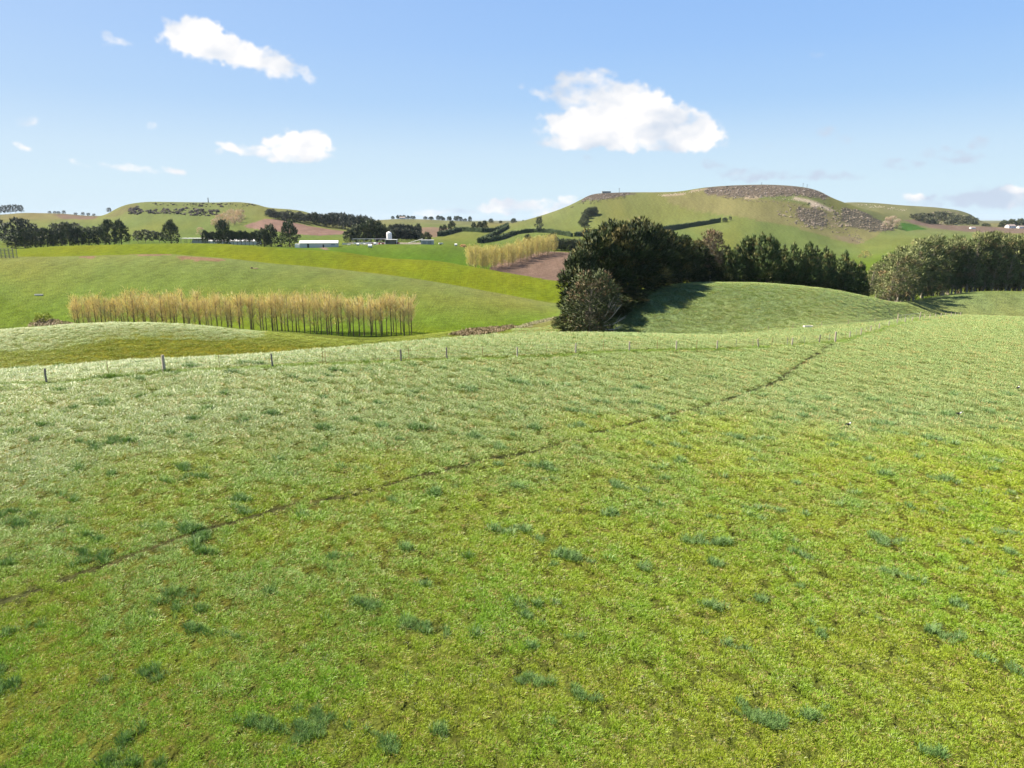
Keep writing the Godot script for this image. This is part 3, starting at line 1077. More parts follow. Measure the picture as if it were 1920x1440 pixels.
# conical pine with a spiky leader
func cone_tree(seed_: int, tall: float, wide: float, per: int, leaf: Vector2, cols: Array) -> Array:
	var r := RandomNumberGenerator.new()
	r.seed = seed_
	var list := []
	var boughs := []
	var y := 0.12
	while y < 0.93:
		var rad := wide * pow(1.0 - y, 0.85) * r.randf_range(0.75, 1.1) + 0.25
		var n := maxi(3, int(7.0 * (1.0 - y) + 2))
		var off := r.randf_range(0, TAU)
		for k in n:
			var a := off + TAU * k / n + r.randf_range(-0.3, 0.3)
			var rr := rad * r.randf_range(0.6, 1.1)
			var p := Vector3(cos(a) * rr, y * tall + rr * 0.25, sin(a) * rr)
			list.append([p, Vector3(1, 0.9, 1) * (rad * 0.26 + 0.28)])
			if rr > 1.2:
				list.append([p * Vector3(0.5, 1, 0.5) - Vector3.UP * 0.1 * rr, Vector3(1, 0.8, 1) * (rad * 0.28 + 0.2)])
			if k % 2 == 0:
				boughs.append([y, p])
		y += r.randf_range(0.055, 0.085)
	list.append([Vector3(0, tall * 0.95, 0), Vector3(0.3, 0.07 * tall, 0.3)])
	return [trunk(seed_, tall * 0.98, tall * 0.02, Vector3.ZERO, boughs, lin(.12, .09, .07)), crown(seed_ + 1, list, per, leaf.x, leaf.y, 1.1, 0.45, cols, M.needle, Vector3(0, tall * 0.35, 0))]


# tall gum with pale stem and wind-pushed plumes
func gum_tree(seed_: int, tall: float, wide: float, plumes: int, per: int, leaf: Vector2, cols: Array, sway: float, low := 0.4) -> Array:
	var r := RandomNumberGenerator.new()
	r.seed = seed_
	var lean := Vector3(sway * tall * 0.14, 0, r.randf_range(-0.04, 0.04) * tall)
	var list := []
	var boughs := []
	for i in plumes:
		var t := (i + 0.5) / plumes
		var y := low + (1.02 - low) * t
		var a := i * 2.399 + r.randf_range(-0.5, 0.5)
		var prof := (0.55 + 0.45 * sin(PI * clampf((y - low) / (1.0 - low) * 0.85 + 0.1, 0, 1))) * wide
		var p := Vector3(cos(a), 0, sin(a)) * prof * r.randf_range(0.4, 1.0) + Vector3.UP * y * tall + lean * y * y + Vector3.RIGHT * sway * wide * 0.3 * y
		var s := wide * r.randf_range(0.2, 0.33)
		list.append([p, Vector3(s * 1.15, s * 0.8, s)])
		boughs.append([clampf(y - 0.16, 0.12, 0.85), p])
	return [trunk(seed_, tall * 0.95, tall * 0.014, lean, boughs, lin(.30, .26, .21)), crown(seed_ + 1, list, per, leaf.x, leaf.y, 0.25, 0.4, cols, M.plume, Vector3(0, tall * 0.5, 0))]


# leafing poplar: straight stem, steep twigs, thin haze of young leaves
func poplar_tree(seed_: int, tall: float, wide: float, twigs: int, thin: float, cols: Array, low := 0.2) -> Array:
	var r := RandomNumberGenerator.new()
	r.seed = seed_
	var wood := Heap.new()
	var pts := []
	var radii := []
	var bark := lin(.13, .1, .07)
	for i in 7:
		var t := i / 6.0
		pts.append(Vector3(r.randf_range(-1, 1) * 0.012 * tall * t, -0.3 + tall * 0.93 * t, r.randf_range(-1, 1) * 0.012 * tall * t))
		radii.append(0.14 * (1.0 - 0.85 * t) + 0.02)
	wood.tube(pts, radii, 6, bark)
	var haze := Heap.new()
	for b in 26:
		var y := r.randf_range(low, 0.8)
		var a := b * 2.399
		var reach := wide * (0.55 + 0.6 * sin(PI * clampf(y, 0, 1))) * r.randf_range(0.6, 1.1)
		var from := Vector3(0, y * tall, 0)
		var to := from + Vector3(cos(a) * reach, reach * r.randf_range(1.0, 1.9), sin(a) * reach)
		to.y = minf(to.y, tall)
		wood.tube([from, from.lerp(to, 0.5) + Vector3(cos(a), -0.3, sin(a)) * 0.12 * reach, to], [0.05, 0.035, 0.012], 4, lin(.4, .29, .15), false)
		for q in twigs:
			var s := r.randf_range(0.25, 1.0)
			var p := from.lerp(to, s) + any_dir(r) * 0.4 * wide
			var d := (Vector3(cos(a), 0, sin(a)) * 0.35 + Vector3.UP * 1.2 + any_dir(r) * 0.6).normalized()
			var side := d.cross(any_dir(r)).normalized() * thin * r.randf_range(0.6, 1.3)
			var g := r.randf_range(0.75, 1.25)
			var c: Color = (cols[0] as Color).lerp(cols[1], pow(r.randf(), 1.3))
			haze.leaf(p, d * r.randf_range(0.5, 1.2), side, (Vector3(cos(a), 0.5, sin(a))).normalized(), 0.4, Color(c.r * g, c.g * g, c.b * g))
	return [wood.mesh(M.bark), haze.mesh(M.twig)]


# rounded leafless or shrubby crown without a clear stem
func bush(seed_: int, wide: float, tall: float, lobes: int, per: int, leaf: Vector2, cols: Array, mat: Material) -> Array:
	var r := RandomNumberGenerator.new()
	r.seed = seed_
	var list := []
	var boughs := []
	for i in lobes:
		var y := 0.15 + 0.8 * r.randf()
		var rad := wide * sqrt(clampf(1.0 - pow(y - 0.3, 2.0) * 1.9, 0.05, 1.0)) * r.randf_range(0.5, 0.95)
		var a := i * 2.399
		var p := Vector3(cos(a) * rad, y * tall * 0.92, sin(a) * rad)
		list.append([p, Vector3(1, 0.8, 1) * wide * r.randf_range(0.22, 0.34)])
		if i % 3 == 0:
			boughs.append([0.1, p])
	return [trunk(seed_, tall * 0.6, wide * 0.06, Vector3.ZERO, boughs, lin(.12, .1, .08)), crown(seed_ + 1, list, per, leaf.x, leaf.y, 0.4, 0.45, cols, mat, Vector3(0, tall * 0.25, 0))]


func plant(called: String, meshes: Array, at: Vector3, tall: float, wide: float, label: String, category: String, group := "", turn := -1.0) -> Node3D:
	var o := thing(called, label, category, at, dice.randf_range(0, TAU) if turn < 0.0 else turn, group)
	o.scale = Vector3(wide, tall, wide)
	part("trunk", meshes[0], o)
	part("crown", meshes[1], o)
	return o


# a clipped shelter hedge: long body following the ground, skinned with short shoots
func hedge(label: String, pts: Array, tall: float, wide: float, leaf: Vector2, per_metre: float, seed_: int, group := "") -> void:
	var r := RandomNumberGenerator.new()
	r.seed = seed_
	var h := Heap.new()
	var c0 := lin(.028, .048, .018)
	var c1 := lin(.05, .075, .026)
	var base: Vector3 = pts[0]
	for i in pts.size() - 1:
		var a: Vector3 = pts[i]
		var b: Vector3 = pts[i + 1]
		var along := (b - a).normalized()
		var flat := Vector3(along.x, 0, along.z).normalized()
		var side := flat.cross(Vector3.UP) * wide * 0.5
		var steps := maxi(1, int((b - a).length() / 6.0))
		for q in steps:
			var p := a.lerp(b, float(q) / steps)
			var e := a.lerp(b, (q + 1.0) / steps)
			p.y = ground(p.x, -p.z) - 0.3
			e.y = ground(e.x, -e.z) - 0.3
			var up := Vector3.UP * tall * (0.94 + 0.08 * sin(p.x * 0.31 + p.z * 0.2))
			p -= base
			e -= base
			var s0 := side * 0.82
			h.quad(p - s0, e - s0, e - s0 + up, p - s0 + up, -side, c0)
			h.quad(p + s0, e + s0, e + s0 + up, p + s0 + up, side, c0)
			h.quad(p - s0 + up, e - s0 + up, e + s0 + up, p + s0 + up, Vector3.UP, c0)
			if q == 0:
				h.quad(p - s0, p + s0, p + s0 + up, p - s0 + up, -flat, c0)
			if q == steps - 1:
				h.quad(e - s0, e + s0, e + s0 + up, e - s0 + up, flat, c0)
			for w in int(per_metre * (e - p).length()):
				var m := p.lerp(e, r.randf())
				var out := Vector3.UP
				var f := r.randf()
				var at := m + up + side * r.randf_range(-0.85, 0.85)
				if f < 0.38:
					out = side.normalized()
					at = m + side * 0.85 + up * r.randf()
				elif f < 0.72:
					out = -side.normalized()
					at = m - side * 0.85 + up * r.randf()
				var d := (out + any_dir(r) * 0.7 + Vector3.UP * 0.3).normalized()
				h.leaf(at, d * leaf.x * r.randf_range(0.6, 1.2), d.cross(any_dir(r)).normalized() * leaf.y, out, 0.5, c0.lerp(c1, r.randf()))
	var o := part("shelter_hedge", h.mesh(M.needle), self)
	o.position = base
	tag(o, label, "hedge", group)


func path_on(pts: Array, from: float) -> Array:
	var out := []
	for p in pts:
		out.append(spot(p[0], p[1], from))
	return out


func make_trees() -> void:
	var r := RandomNumberGenerator.new()
	r.seed = 314
	# --- the poplar row in the valley
	var tan := [lin(.66, .57, .34), lin(.58, .59, .29)]
	var pops := []
	for i in 5:
		pops.append(poplar_tree(100 + i * 7, 11.8, 1.55, 21, 0.03, tan, 0.14 + 0.05 * i))
	var n := 62
	for row in 3:
		for i in (n if row == 0 else 32):
			var t := (i + (0.0 if row == 0 else 0.5) + r.randf_range(-0.25, 0.25)) / ((n if row == 0 else 32) - 1.0)
			var px := lerpf(140.0, 766.0, t)
			var at := stand(px, lerpf(206.0, 200.5, t) + row * 3.2 + r.randf_range(-0.8, 0.8), 620.0)
			var sc := r.randf_range(0.84, 1.1) * (0.88 if i < 4 else 1.0)
			plant("poplar_tree", pops[r.randi() % 5], at, sc, sc * r.randf_range(0.8, 1.25), ["young poplar just coming into leaf in the front rank of the long valley row", "young poplar just coming into leaf in the middle rank of the long valley row", "young poplar just coming into leaf in the back rank of the long valley row"][row], "tree", ["poplars in the front rank of the valley row", "poplars in the middle rank of the valley row", "poplars in the back rank of the valley row"][row])
	# --- poplars beside the ploughed field
	var gold := [lin(.52, .46, .22), lin(.48, .5, .18)]
	var gp := []
	for i in 3:
		gp.append(poplar_tree(200 + i * 9, 14.5, 2.9, 46, 0.075, gold, 0.06))
	for i in 52:
		var t := (i / 2 * 2) / 51.0
		var px := lerpf(882, 1040, t) + r.randf_range(-4, 4)
		var zf := lerpf(452, 590, pow(t, 0.9)) + (i % 2) * 11.0 + r.randf_range(-2, 4)
		var at := stand(px, zf)
		var sc := r.randf_range(0.85, 1.1)
		plant("poplar_tree", gp[i % 3], at, sc, sc, "golden green poplar in the belt along the ploughed field", "tree", "poplars along the ploughed field")
	# --- great dark evergreens at the end of the rounded hill
	var dark := [lin(.014, .026, .008), lin(.042, .058, .016), lin(.13, .11, .036)]
	var macs := []
	for i in 4:
		macs.append(dome_tree(300 + i * 11, 20.0, 6.0, 120, 74, Vector2(0.95, 0.17), dark, 0.03))
	var spots := [
		[1090, 161, 472, 0.82, "outermost dark macrocarpa on the left end of the big clump"], [1114, 167, 438, 1.0, "dark macrocarpa behind the silvery gum, second from the left end of the clump"], [1148, 172, 421, 1.1, "tall dark macrocarpa left of the broadest crown of the big clump"], [1184, 178, 418, 1.15, "broadest tall dark macrocarpa crowning the big clump"],
		[1214, 184, 425, 1.1, "dark macrocarpa on the right shoulder of the crown of the big clump"], [1240, 194, 437, 1.0, "dark macrocarpa stepping down to the right of the big clump"], [1268, 203, 446, 1.0, "rust tipped dark macrocarpa beyond the shaded slope"], [1296, 210, 457, 0.9, "lower dark macrocarpa just left of the brown crowned tree"],
		[1140, 156, 545, 0.8, "low dark macrocarpa in the shade behind the silvery gum"], [1172, 164, 540, 0.8, "low dark macrocarpa in the deep shade at the foot of the clump"], [1066, 152, 588, 0.5, "small dark shrub sprawling at the left foot of the big clump"]]
	for i in spots.size():
		var s: Array = spots[i]
		var at := stand(s[0], s[1], 600.0)
		var top: float = EYE + sight(s[0], s[2]).y * s[1]
		plant("macrocarpa_tree", macs[i % 4], at, (top - at.y) / 20.4, s[3], s[4], "tree", "macrocarpas of the big dark clump")
	var silver := gum_tree(350, 13.0, 5.2, 150, 60, Vector2(0.6, 0.14), [lin(.036, .05, .018), lin(.09, .105, .042), lin(.2, .13, .075)], 0.15, 0.04)
	var sg := plant("silver_gum", silver, stand(1106, 146, 620.0), 0.93, 0.98, "silvery brown gum with bare pale boughs in front of the dark clump", "tree", "", 0.3)
	for b in [[Vector3(2.0, 2.6, 2.2), Vector3(5.4, 6.6, 3.4)], [Vector3(2.2, 2.0, 2.2), Vector3(6.6, 3.9, 3.2)], [Vector3(1.6, 3.0, 2.2), Vector3(3.6, 8.4, 3.3)], [Vector3(2.4, 1.2, 2.6), Vector3(6.0, 2.0, 3.2)], [Vector3(1.8, 4.0, 2.0), Vector3(5.0, 7.8, 2.8)]]:
		var h := Heap.new()
		var a: Vector3 = b[0]
		var e: Vector3 = b[1]
		h.tube([a, a.lerp(e, 0.4) + Vector3(0.2, -0.3, 0), a.lerp(e, 0.75) + Vector3(0, -0.15, 0.1), e], [0.13, 0.1, 0.07, 0.03], 5, lin(.4, .36, .31))
		h.tube([a.lerp(e, 0.6), a.lerp(e, 0.85) + Vector3(-0.5, 0.9, 0.2)], [0.06, 0.02], 4, lin(.4, .36, .31))
		h.tube([a.lerp(e, 0.7), a.lerp(e, 0.95) + Vector3(0.6, 0.5, -0.2)], [0.05, 0.02], 4, lin(.4, .36, .31))
		part("bare_bough", h.mesh(M.bark), sg)
	# --- brown crowned tree and the pine row behind the rounded hill
	var rust := gum_tree(370, 14.5, 3.6, 70, 50, Vector2(0.6, 0.13), [lin(.10, .085, .045), lin(.16, .12, .075), lin(.2, .12, .08)], 0.0, 0.35)
	plant("brown_gum", rust, stand(1331, 211, 540.0), 1.0, 1.0, "brown crowned gum between the macrocarpas and the pine row", "tree")
	var pine_cols := [lin(.034, .058, .018), lin(.07, .098, .028), lin(.12, .115, .04)]
	var pines := []
	for i in 4:
		pines.append(cone_tree(400 + i * 13, 13.0, 2.9, 44, Vector2(0.75, 0.13), pine_cols))
	var px := 1304.0
	var q := 0
	while px < 1612.0:
		var sc := 1.0 + 0.08 * sin(px * 0.05) + r.randf_range(-0.13, 0.1)
		if px > 1330 and px < 1350:
			sc *= 0.7
		plant("pine_tree", pines[q % 4], stand(px, 217.0 + r.randf_range(-2, 5) + maxf(px - 1500, 0) * 0.12, 540.0), sc, sc * r.randf_range(0.9, 1.2), "dark conical pine in the row behind the rounded hill", "tree", "pines in the row behind the rounded hill")
		px += r.randf_range(11.0, 18.0)
		q += 1
	for i in 16:
		plant("pine_tree", pines[i % 4], stand(1312.0 + i * 18.5, 228.0 + r.randf_range(-2, 5) + maxf(1312.0 + i * 18.5 - 1500, 0) * 0.12, 540.0), r.randf_range(0.7, 0.95), 1.2, "dark pine filling the second rank behind the rounded hill", "tree", "pines in the second rank behind the rounded hill")
	plant("pine_tree", cone_tree(460, 12.0, 2.6, 24, Vector2(0.8, 0.13), pine_cols), stand(1617, 246, 560.0), 0.85, 0.8, "thin ragged pine standing alone right of the pine row", "tree")
	# --- windswept gums on the right
	var olive := [lin(.075, .105, .034), lin(.19, .205, .085), lin(.22, .16, .08)]
	var gums := []
	for i in 5:
		gums.append(gum_tree(500 + i * 17, 25.0, 4.0, 56, 60, Vector2(1.1, 0.15), olive, 0.8, [0.06, 0.2, 0.14, 0.24, 0.2][i]))
	for i in 64:
		var gx := lerpf(1664, 1960, ((i / 2) * 2 + r.randf() * 2.0) / 64.0)
		var edge: float = lines_z[4][int((sight(gx, 560.0).x + 1.2) / 2.4 * (US - 1))]
		var gz := edge + lerpf(27.0, 44.0, smoothstep(1672, 1750, gx)) + r.randf_range(0, 8) + (i % 2) * r.randf_range(8, 22)
		var at := stand(gx, gz, 560.0)
		var crest := pchip(PackedFloat32Array([1640, 1680, 1705, 1740, 1775, 1800, 1830, 1860, 1900, 1960]), PackedFloat32Array([480, 468, 452, 444, 452, 446, 436, 442, 440, 446]), gx) + r.randf_range(-3, 13)
		var tall: float = (EYE + sight(gx, crest).y * gz - at.y) / 25.5
		plant("gum_tree", gums[3 + i % 2 if gx > 1770 and i % 6 < 2 else i % 3], at, tall, clampf(tall * r.randf_range(0.95, 1.2), 0.75, 1.1), "tall windswept gum in the grove right of the rounded hill", "tree", "windswept gums of the right hand grove", r.randf_range(-0.5, 0.5))
	plant("gum_tree", gums[0], stand(1654, 250, 560.0), 0.55, 0.75, "short stout gum with a thick pale trunk at the near edge of the grove", "tree", "", 0.2)
	plant("gum_tree", gums[2], stand(1666, 270, 560.0), 0.78, 0.85, "leftmost tall gum leaning to the right over the grove edge", "tree", "", 0.1)
	for g in [[1627, 262, 0.5, 2, "low ragged gum left of the short stout gum"], [1642, 270, 0.62, 1, "ragged gum directly left of the short stout gum"], [1634, 290, 0.45, 0, "small gum behind the ragged pair left of the grove"]]:
		plant("gum_tree", gums[g[3]], stand(g[0], g[1], 560.0), g[2], g[2] * 1.5, g[4], "tree", "", 0.4)
	# --- shelter trees on the farm flat at the left
	var mid := [lin(.03, .046, .02), lin(.058, .08, .03), lin(.08, .085, .04)]
	var domes := []
	for i in 3:
		domes.append(dome_tree(600 + i * 7, 14.0, 5.4, 46, 34, Vector2(1.3, 0.3), mid, 0.1))
	var blue := [lin(.035, .05, .035), lin(.055, .07, .045), lin(.07, .075, .05)]
	var rounds := []
	for i in 3:
		rounds.append(gum_tree(640 + i * 7, 14.0, 4.6, 26, 40, Vector2(1.2, 0.3), blue, 0.1, 0.25))
	var belt := "shelter trees on the farm flat"
	var far_left := [
		[3, 700, 413, 0, "dark pine at the left edge of the farm belt"], [20, 690, 421, 1, "grey green pine second from the left edge of the farm belt"], [38, 690, 411, 2, "tall rounded blue pine at the left of the farm belt"], [52, 690, 413, 0, "dense rounded blue pine beside the tallest at the left of the belt"], [68, 690, 422, 1, "sloping blue pine right of the tall rounded pair"], [80, 690, 430, 2, "low blue pine where the back belt dips"],
		[110, 700, 421, 0, "blue pine at the left of the rear middle clump"], [128, 700, 419, 1, "rounded blue pine on top of the rear middle clump"], [148, 700, 420, 2, "blue pine on the right of the rear middle clump"], [188, 700, 426, 0, "blue pine seen behind the pair of dark macrocarpas"]]
	for s in far_left:
		var at := stand(s[0], s[1])
		var top: float = EYE + sight(s[0], s[2]).y * s[1]
		plant("blue_pine", rounds[s[3]], at, (top - at.y) / 14.0, 1.35, s[4], "tree", belt)
	var near_left := [
		[32, 598, 440, "dark shelter tree at the left end of the front belt"], [50, 596, 432, "dark shelter tree second in the front belt"], [70, 598, 436, "dark shelter tree third in the front belt"], [92, 598, 430, "dark shelter tree fourth in the front belt"], [112, 600, 433, "dark shelter tree fifth in the front belt"], [134, 600, 422, "taller dark shelter tree amid the front belt"], [150, 600, 428, "dark shelter tree right of the taller one in the front belt"], [170, 600, 429, "dark shelter tree left of the macrocarpa pair"], [188, 600, 431, "low dark shelter tree against the macrocarpa pair"],
		[208, 590, 415, "left one of the pair of big dark macrocarpas"], [231, 590, 416.5, "right one of the pair of big dark macrocarpas"], [324, 590, 416, "lone big dark macrocarpa left of the open hay shed"], [422, 592, 416, "big dark macrocarpa amid the belt before the long white shed"], [510, 592, 424, "tall dark tree at the right end of the belt by the long white shed"], [497, 592, 431, "dark tree left of the end tree by the long white shed"],
		[545, 585, 419, "rounded bulky evergreen at the left corner of the white barn"]]
	for i in near_left.size():
		var s: Array = near_left[i]
		var at := stand(s[0], s[1])
		var top: float = EYE + sight(s[0], s[2]).y * s[1]
		plant("macrocarpa_tree", domes[i % 3], at, (top - at.y) / 14.0, 1.12 if i < 15 else 1.25, s[3], "tree", belt)
	for s in [[262, 434, "thin stemmed tree left of a gap in the farm belt"], [276, 432, "thin stemmed tree amid the gap in the farm belt"], [290, 434, "thin stemmed tree right of the gap in the farm belt"], [302, 436, "low thin stemmed tree beside the lone macrocarpa"]]:
		var at := stand(s[0], 620)
		plant("shelter_tree", rounds[int(s[0]) % 3], at, (EYE + sight(s[0], s[1]).y * 620 - at.y) / 14.0, 0.85, s[2], "tree", belt)
	var screen := dome_tree(620, 14.0, 4.6, 40, 34, Vector2(1.2, 0.3), mid, 0.42)
	for i in 15:
		var x := 388.0 + i * 7.4
		var at := stand(x, 594 + (i % 3))
		plant("shelter_tree", screen, at, (EYE + sight(x, 435.0 + r.randf_range(-2, 3)).y * 594 - at.y) / 14.0, 0.62, "clipped dark shelter tree screening the long white shed", "tree", "shelter trees screening the long white shed")
	for s in [[658, 432, 0], [670, 424, 1], [683, 421, 2], [697, 416, 0], [709, 417, 1], [720, 424, 2], [730, 434, 0]]:
		var at := stand(s[0], 655)
		plant("macrocarpa_tree", domes[s[2]], at, (EYE + sight(s[0], s[1]).y * 655 - at.y) / 14.0, 1.1, "dark evergreen in the clump behind the stock yards", "tree", "evergreens behind the stock yards")
	# --- pine plantation along the ploughed slope and its neighbour
	for i in 44:
		var t := i / 43.0
		var x := lerpf(503, 700, t) + r.randf_range(-2, 2)
		var at := spot(x, lerpf(408.5, 438, pow(t, 0.9)) + r.randf_range(-4, 0), 640.0)
		var top := pchip(PackedFloat32Array([500, 515, 560, 640, 670, 710]), PackedFloat32Array([388, 393, 398, 400.5, 405, 410]), x) + r.randf_range(-1, 5)
		plant("plantation_pine", rounds[i % 3] if i % 4 else domes[1], at, maxf((EYE + sight(x, top).y * -at.z - at.y) / 14.0, 0.6), 1.25, "dark pine in the plantation above the ploughed slope", "tree", "pines of the plantation above the ploughed slope")
	for i in 26:
		var x := lerpf(732, 786, (i % 13) / 12.0) + r.randf_range(-2, 2)
		var zf := 690.0 + (i / 13) * 25.0
		var at := stand(x, zf)
		plant("plantation_pine", rounds[i % 3], at, (EYE + sight(x, 419 + absf(x - 752) * 0.25 + r.randf_range(0, 4) + (7.0 if i < 13 else 0.0)).y * zf - at.y) / 14.0, 0.9, "grey green pine in the block right of the silo", "tree", "pines of the block right of the silo")
	plant("shelter_tree", domes[1], stand(802, 640), 0.62, 0.7, "dark bush tree beside the small grey shed", "tree")
	plant("shelter_tree", domes[2], stand(793, 660), 0.5, 0.4, "narrow dark tree just left of the bush tree by the grey shed", "tree")
	# --- trees on the skyline
	var sky_trees := [
		[3, 392, 9], [12, 389, 8], [22, 387.5, 9], [32, 386.5, 9], [42, 386, 9], [52, 387, 9]]
	for s in sky_trees:
		var at := stand(s[0], 1780)
		plant("skyline_gum", rounds[int(s[0]) % 3], at, (EYE + sight(s[0], s[1] - 1.5).y * 1780 - at.y) / 14.0, 1.5, "see-through gum in the row on the far left skyline", "tree", "gums on the far left skyline")
	for s in [[105, 397.5, 1750], [114, 397, 1750], [121, 398, 1750], [131, 395, 1740], [152, 399, 1740], [166, 398.5, 1740], [176, 399.5, 1740], [186, 401, 1740], [215, 390, 1290]]:
		var at := stand(s[0], s[2])
		plant("skyline_tree", rounds[int(s[0]) % 3], at, maxf((EYE + sight(s[0], s[1]).y * s[2] - at.y) / 14.0, 0.4), 0.9, "tiny tree on the low skyline left of the flat topped hill", "tree", "tiny trees left of the flat topped hill")
	for i in 22:
		var x := 739.0 + i * 6.8 + r.randf_range(-2.6, 2.6)
		if x > 781.0 and x < 797.0:
			continue
		var at := stand(x, 1770)
		var top := r.randf_range(404.0, 411.5) - (2.5 if x > 745 and x < 778 else 0.0)
		plant("skyline_tree", domes[i % 3], at, maxf((EYE + sight(x, top).y * 1770 - at.y) / 14.0, 0.5), r.randf_range(0.55, 1.15), "small tree in the row on the middle skyline", "tree", "trees on the middle skyline")
	for s in [[848, 415.5, 1000, 1.0, "round dark tree on the slope left of the hedges"], [835, 422, 1000, 0.6, "low dark tree on the slope left of the round one"], [828, 424, 1000, 0.5, "lowest dark tree on the slope left of the hedges"], [889, 418, 1000, 0.7, "dark tree at the left of the small block above the hedge"], [900, 417, 1000, 0.8, "dark tree in the middle of the small block above the hedge"], [909, 415, 1000, 0.8, "dark tree at the right of the small block above the hedge"], [921, 410.5, 1700, 1.0, "single small tree on the skyline above the hedges"], [963, 410, 1700, 1.2, "round topped tree on the skyline left of the big hill"], [939, 414, 1700, 0.7, "faint small tree on the skyline between two others"], [981, 413, 1650, 0.6, "smallest tree at the foot of the big hill skyline"], [786, 421, 900, 0.8, "dark tree at the corner of the pale field"]]:
		var at := stand(s[0], s[2])
		plant("hillside_tree", domes[int(s[0]) % 3], at, maxf((EYE + sight(s[0], s[1]).y * s[2] - at.y) / 14.0, 0.35), s[3], s[4], "tree")
	# --- clump on the big hill and its lone trees
	for s in [[1092, 417, 7.0], [1096, 410, 8.0], [1099, 404, 8.5], [1104, 399, 8.5], [1111, 398, 8.0], [1114, 396, 7.5], [1096, 421, 7.0]]:
		var at := spot(s[0], s[1] + 6, 700.0)
		plant("hillside_tree", domes[int(s[0]) % 3], at, s[2] * -at.z / 14000.0 * 1.25, 1.1 * -at.z / 1000.0, "dark evergreen in the small clump on the green flank of the big hill", "tree", "evergreens on the flank of the big hill")
	plant("hillside_tree", rounds[1], spot(1011, 436, 600.0), 1.25, 1.0, "pale round headed tree rising behind the curved hedge", "tree")
	plant("hillside_tree", domes[0], spot(1359, 416.5, 700.0), 0.42, 0.7, "small round dark tree at the upper end of the straight hillside hedge", "tree")
	plant("hillside_tree", rounds[0], spot(1369, 414, 700.0), 0.4, 0.5, "thin tree just above the upper end of the straight hillside hedge", "tree")
	for s in [[1030, 441], [1034, 437], [1038, 439]]:
		var at := stand(s[0], 640)
		plant("shelter_tree", domes[int(s[0]) % 3], at, (EYE + sight(s[0], s[1] + 2).y * 640 - at.y) / 14.0, 0.7, "dark tree behind the right end of the golden poplars", "tree", "dark trees behind the golden poplars")
	plant("shelter_tree", domes[1], stand(990, 640), 0.75, 0.8, "round dark tree half hidden behind the golden poplars", "tree")
	for i in 7:
		var x := 1036.0 + i * 8.5
		plant("shelter_tree", domes[i % 3], stand(x, 618), 0.66, 0.8, "dark evergreen in the short thick belt above the ploughed field", "tree", "evergreens above the ploughed field")
	# --- leafless trees
	var bare := [lin(.46, .39, .35), lin(.4, .35, .31), lin(.44, .42, .24)]
	var bares := []
	for i in 3:
		bares.append(bush(700 + i * 5, 6.0, 13.0, 26, 44, Vector2(1.9, 0.09), bare, M.twig))
	for s in [[404, 424, 0.9], [412, 421, 1.1], [422, 417, 1.2], [433, 414, 1.3], [443, 412, 1.3], [452, 410, 1.2], [448, 417, 1.1], [428, 423, 1.1], [416, 428, 1.0], [440, 421, 1.1], [376, 441, 0.7]]:
		var at := spot(s[0], s[1], 640.0)
		plant("willow_tree", bares[int(s[0]) % 3], at, s[2] * 0.95, s[2], "pinkish leafless willow in the gully below the flat topped hill", "tree", "leafless willows in the gully")
	for s in [[1664, 424, 1.2], [1672, 426, 1.4], [1681, 429, 1.2], [1660, 430, 1.0]]:
		var at := spot(s[0], s[1], 800.0)
		plant("willow_tree", bares[int(s[0]) % 3], at, s[2], s[2], "greyish leafless willow at the right foot of the big hill", "tree", "leafless willows at the foot of the big hill")
	# --- hedges
	hedge("clipped dark hedge running uphill left of the golden poplars", path_on([[822, 443.5], [862, 434], [868, 433]], 640), 6.0, 3.5, Vector2(1.6, 0.45), 5.0, 1)
	hedge("long clipped dark hedge along the top of the sloping paddock", path_on([[868, 434], [905, 436], [930, 435], [952, 425]], 640), 6.0, 3.5, Vector2(1.6, 0.45), 5.0, 2)
	hedge("dark hedge running diagonally down the sloping paddock", path_on([[952, 427], [925, 443], [898, 456]], 640), 5.0, 3.5, Vector2(1.6, 0.45), 5.0, 3)
	hedge("curved dark hedge sweeping round the foot of the big hill", path_on([[905, 455], [940, 449], [965, 440], [1000, 436], [1030, 437], [1055, 441], [1072, 444]], 640), 5.0, 3.5, Vector2(1.6, 0.45), 5.0, 4)
	hedge("short dark hedge right of a gap, ending behind the big clump", path_on([[1079, 443.5], [1104, 438], [1130, 437]], 640), 5.0, 3.5, Vector2(1.6, 0.45), 5.0, 5)
	hedge("straight dark hedge slanting up the green flank of the big hill", path_on([[1240, 434], [1290, 426], [1320, 422], [1351, 417]], 700), 6.5, 3.5, Vector2(1.6, 0.45), 5.0, 6)
	hedge("stub of dark hedge seen just above the big clump", path_on([[1222, 431], [1233, 430]], 700), 6.0, 3.5, Vector2(1.6, 0.45), 5.0, 7)
	# --- bush on the far right knob
	var scrub := [lin(.045, .058, .032), lin(.075, .082, .042), lin(.10, .095, .06)]
	var shrubs := []
	for i in 3:
		shrubs.append(bush(800 + i * 5, 7.0, 9.0, 12, 26, Vector2(1.9, 0.6), scrub, M.needle))
	for i in 90:
		var x := r.randf_range(1712, 1832)
		var lo := pchip(PackedFloat32Array([1708, 1740, 1800, 1836]), PackedFloat32Array([409, 419.5, 422, 422]), x)
		var hi := pchip(PackedFloat32Array([1708, 1735, 1765, 1800, 1836]), PackedFloat32Array([404, 399, 397, 400, 419]), x)
		var at := spot(x, lerpf(hi, lo, sqrt(r.randf())), 900.0)
		plant("native_shrub", shrubs[i % 3], at, r.randf_range(0.7, 1.25), r.randf_range(0.8, 1.2), "dark native shrub in the bush covering the far right knob", "shrub", "bush on the far right knob")
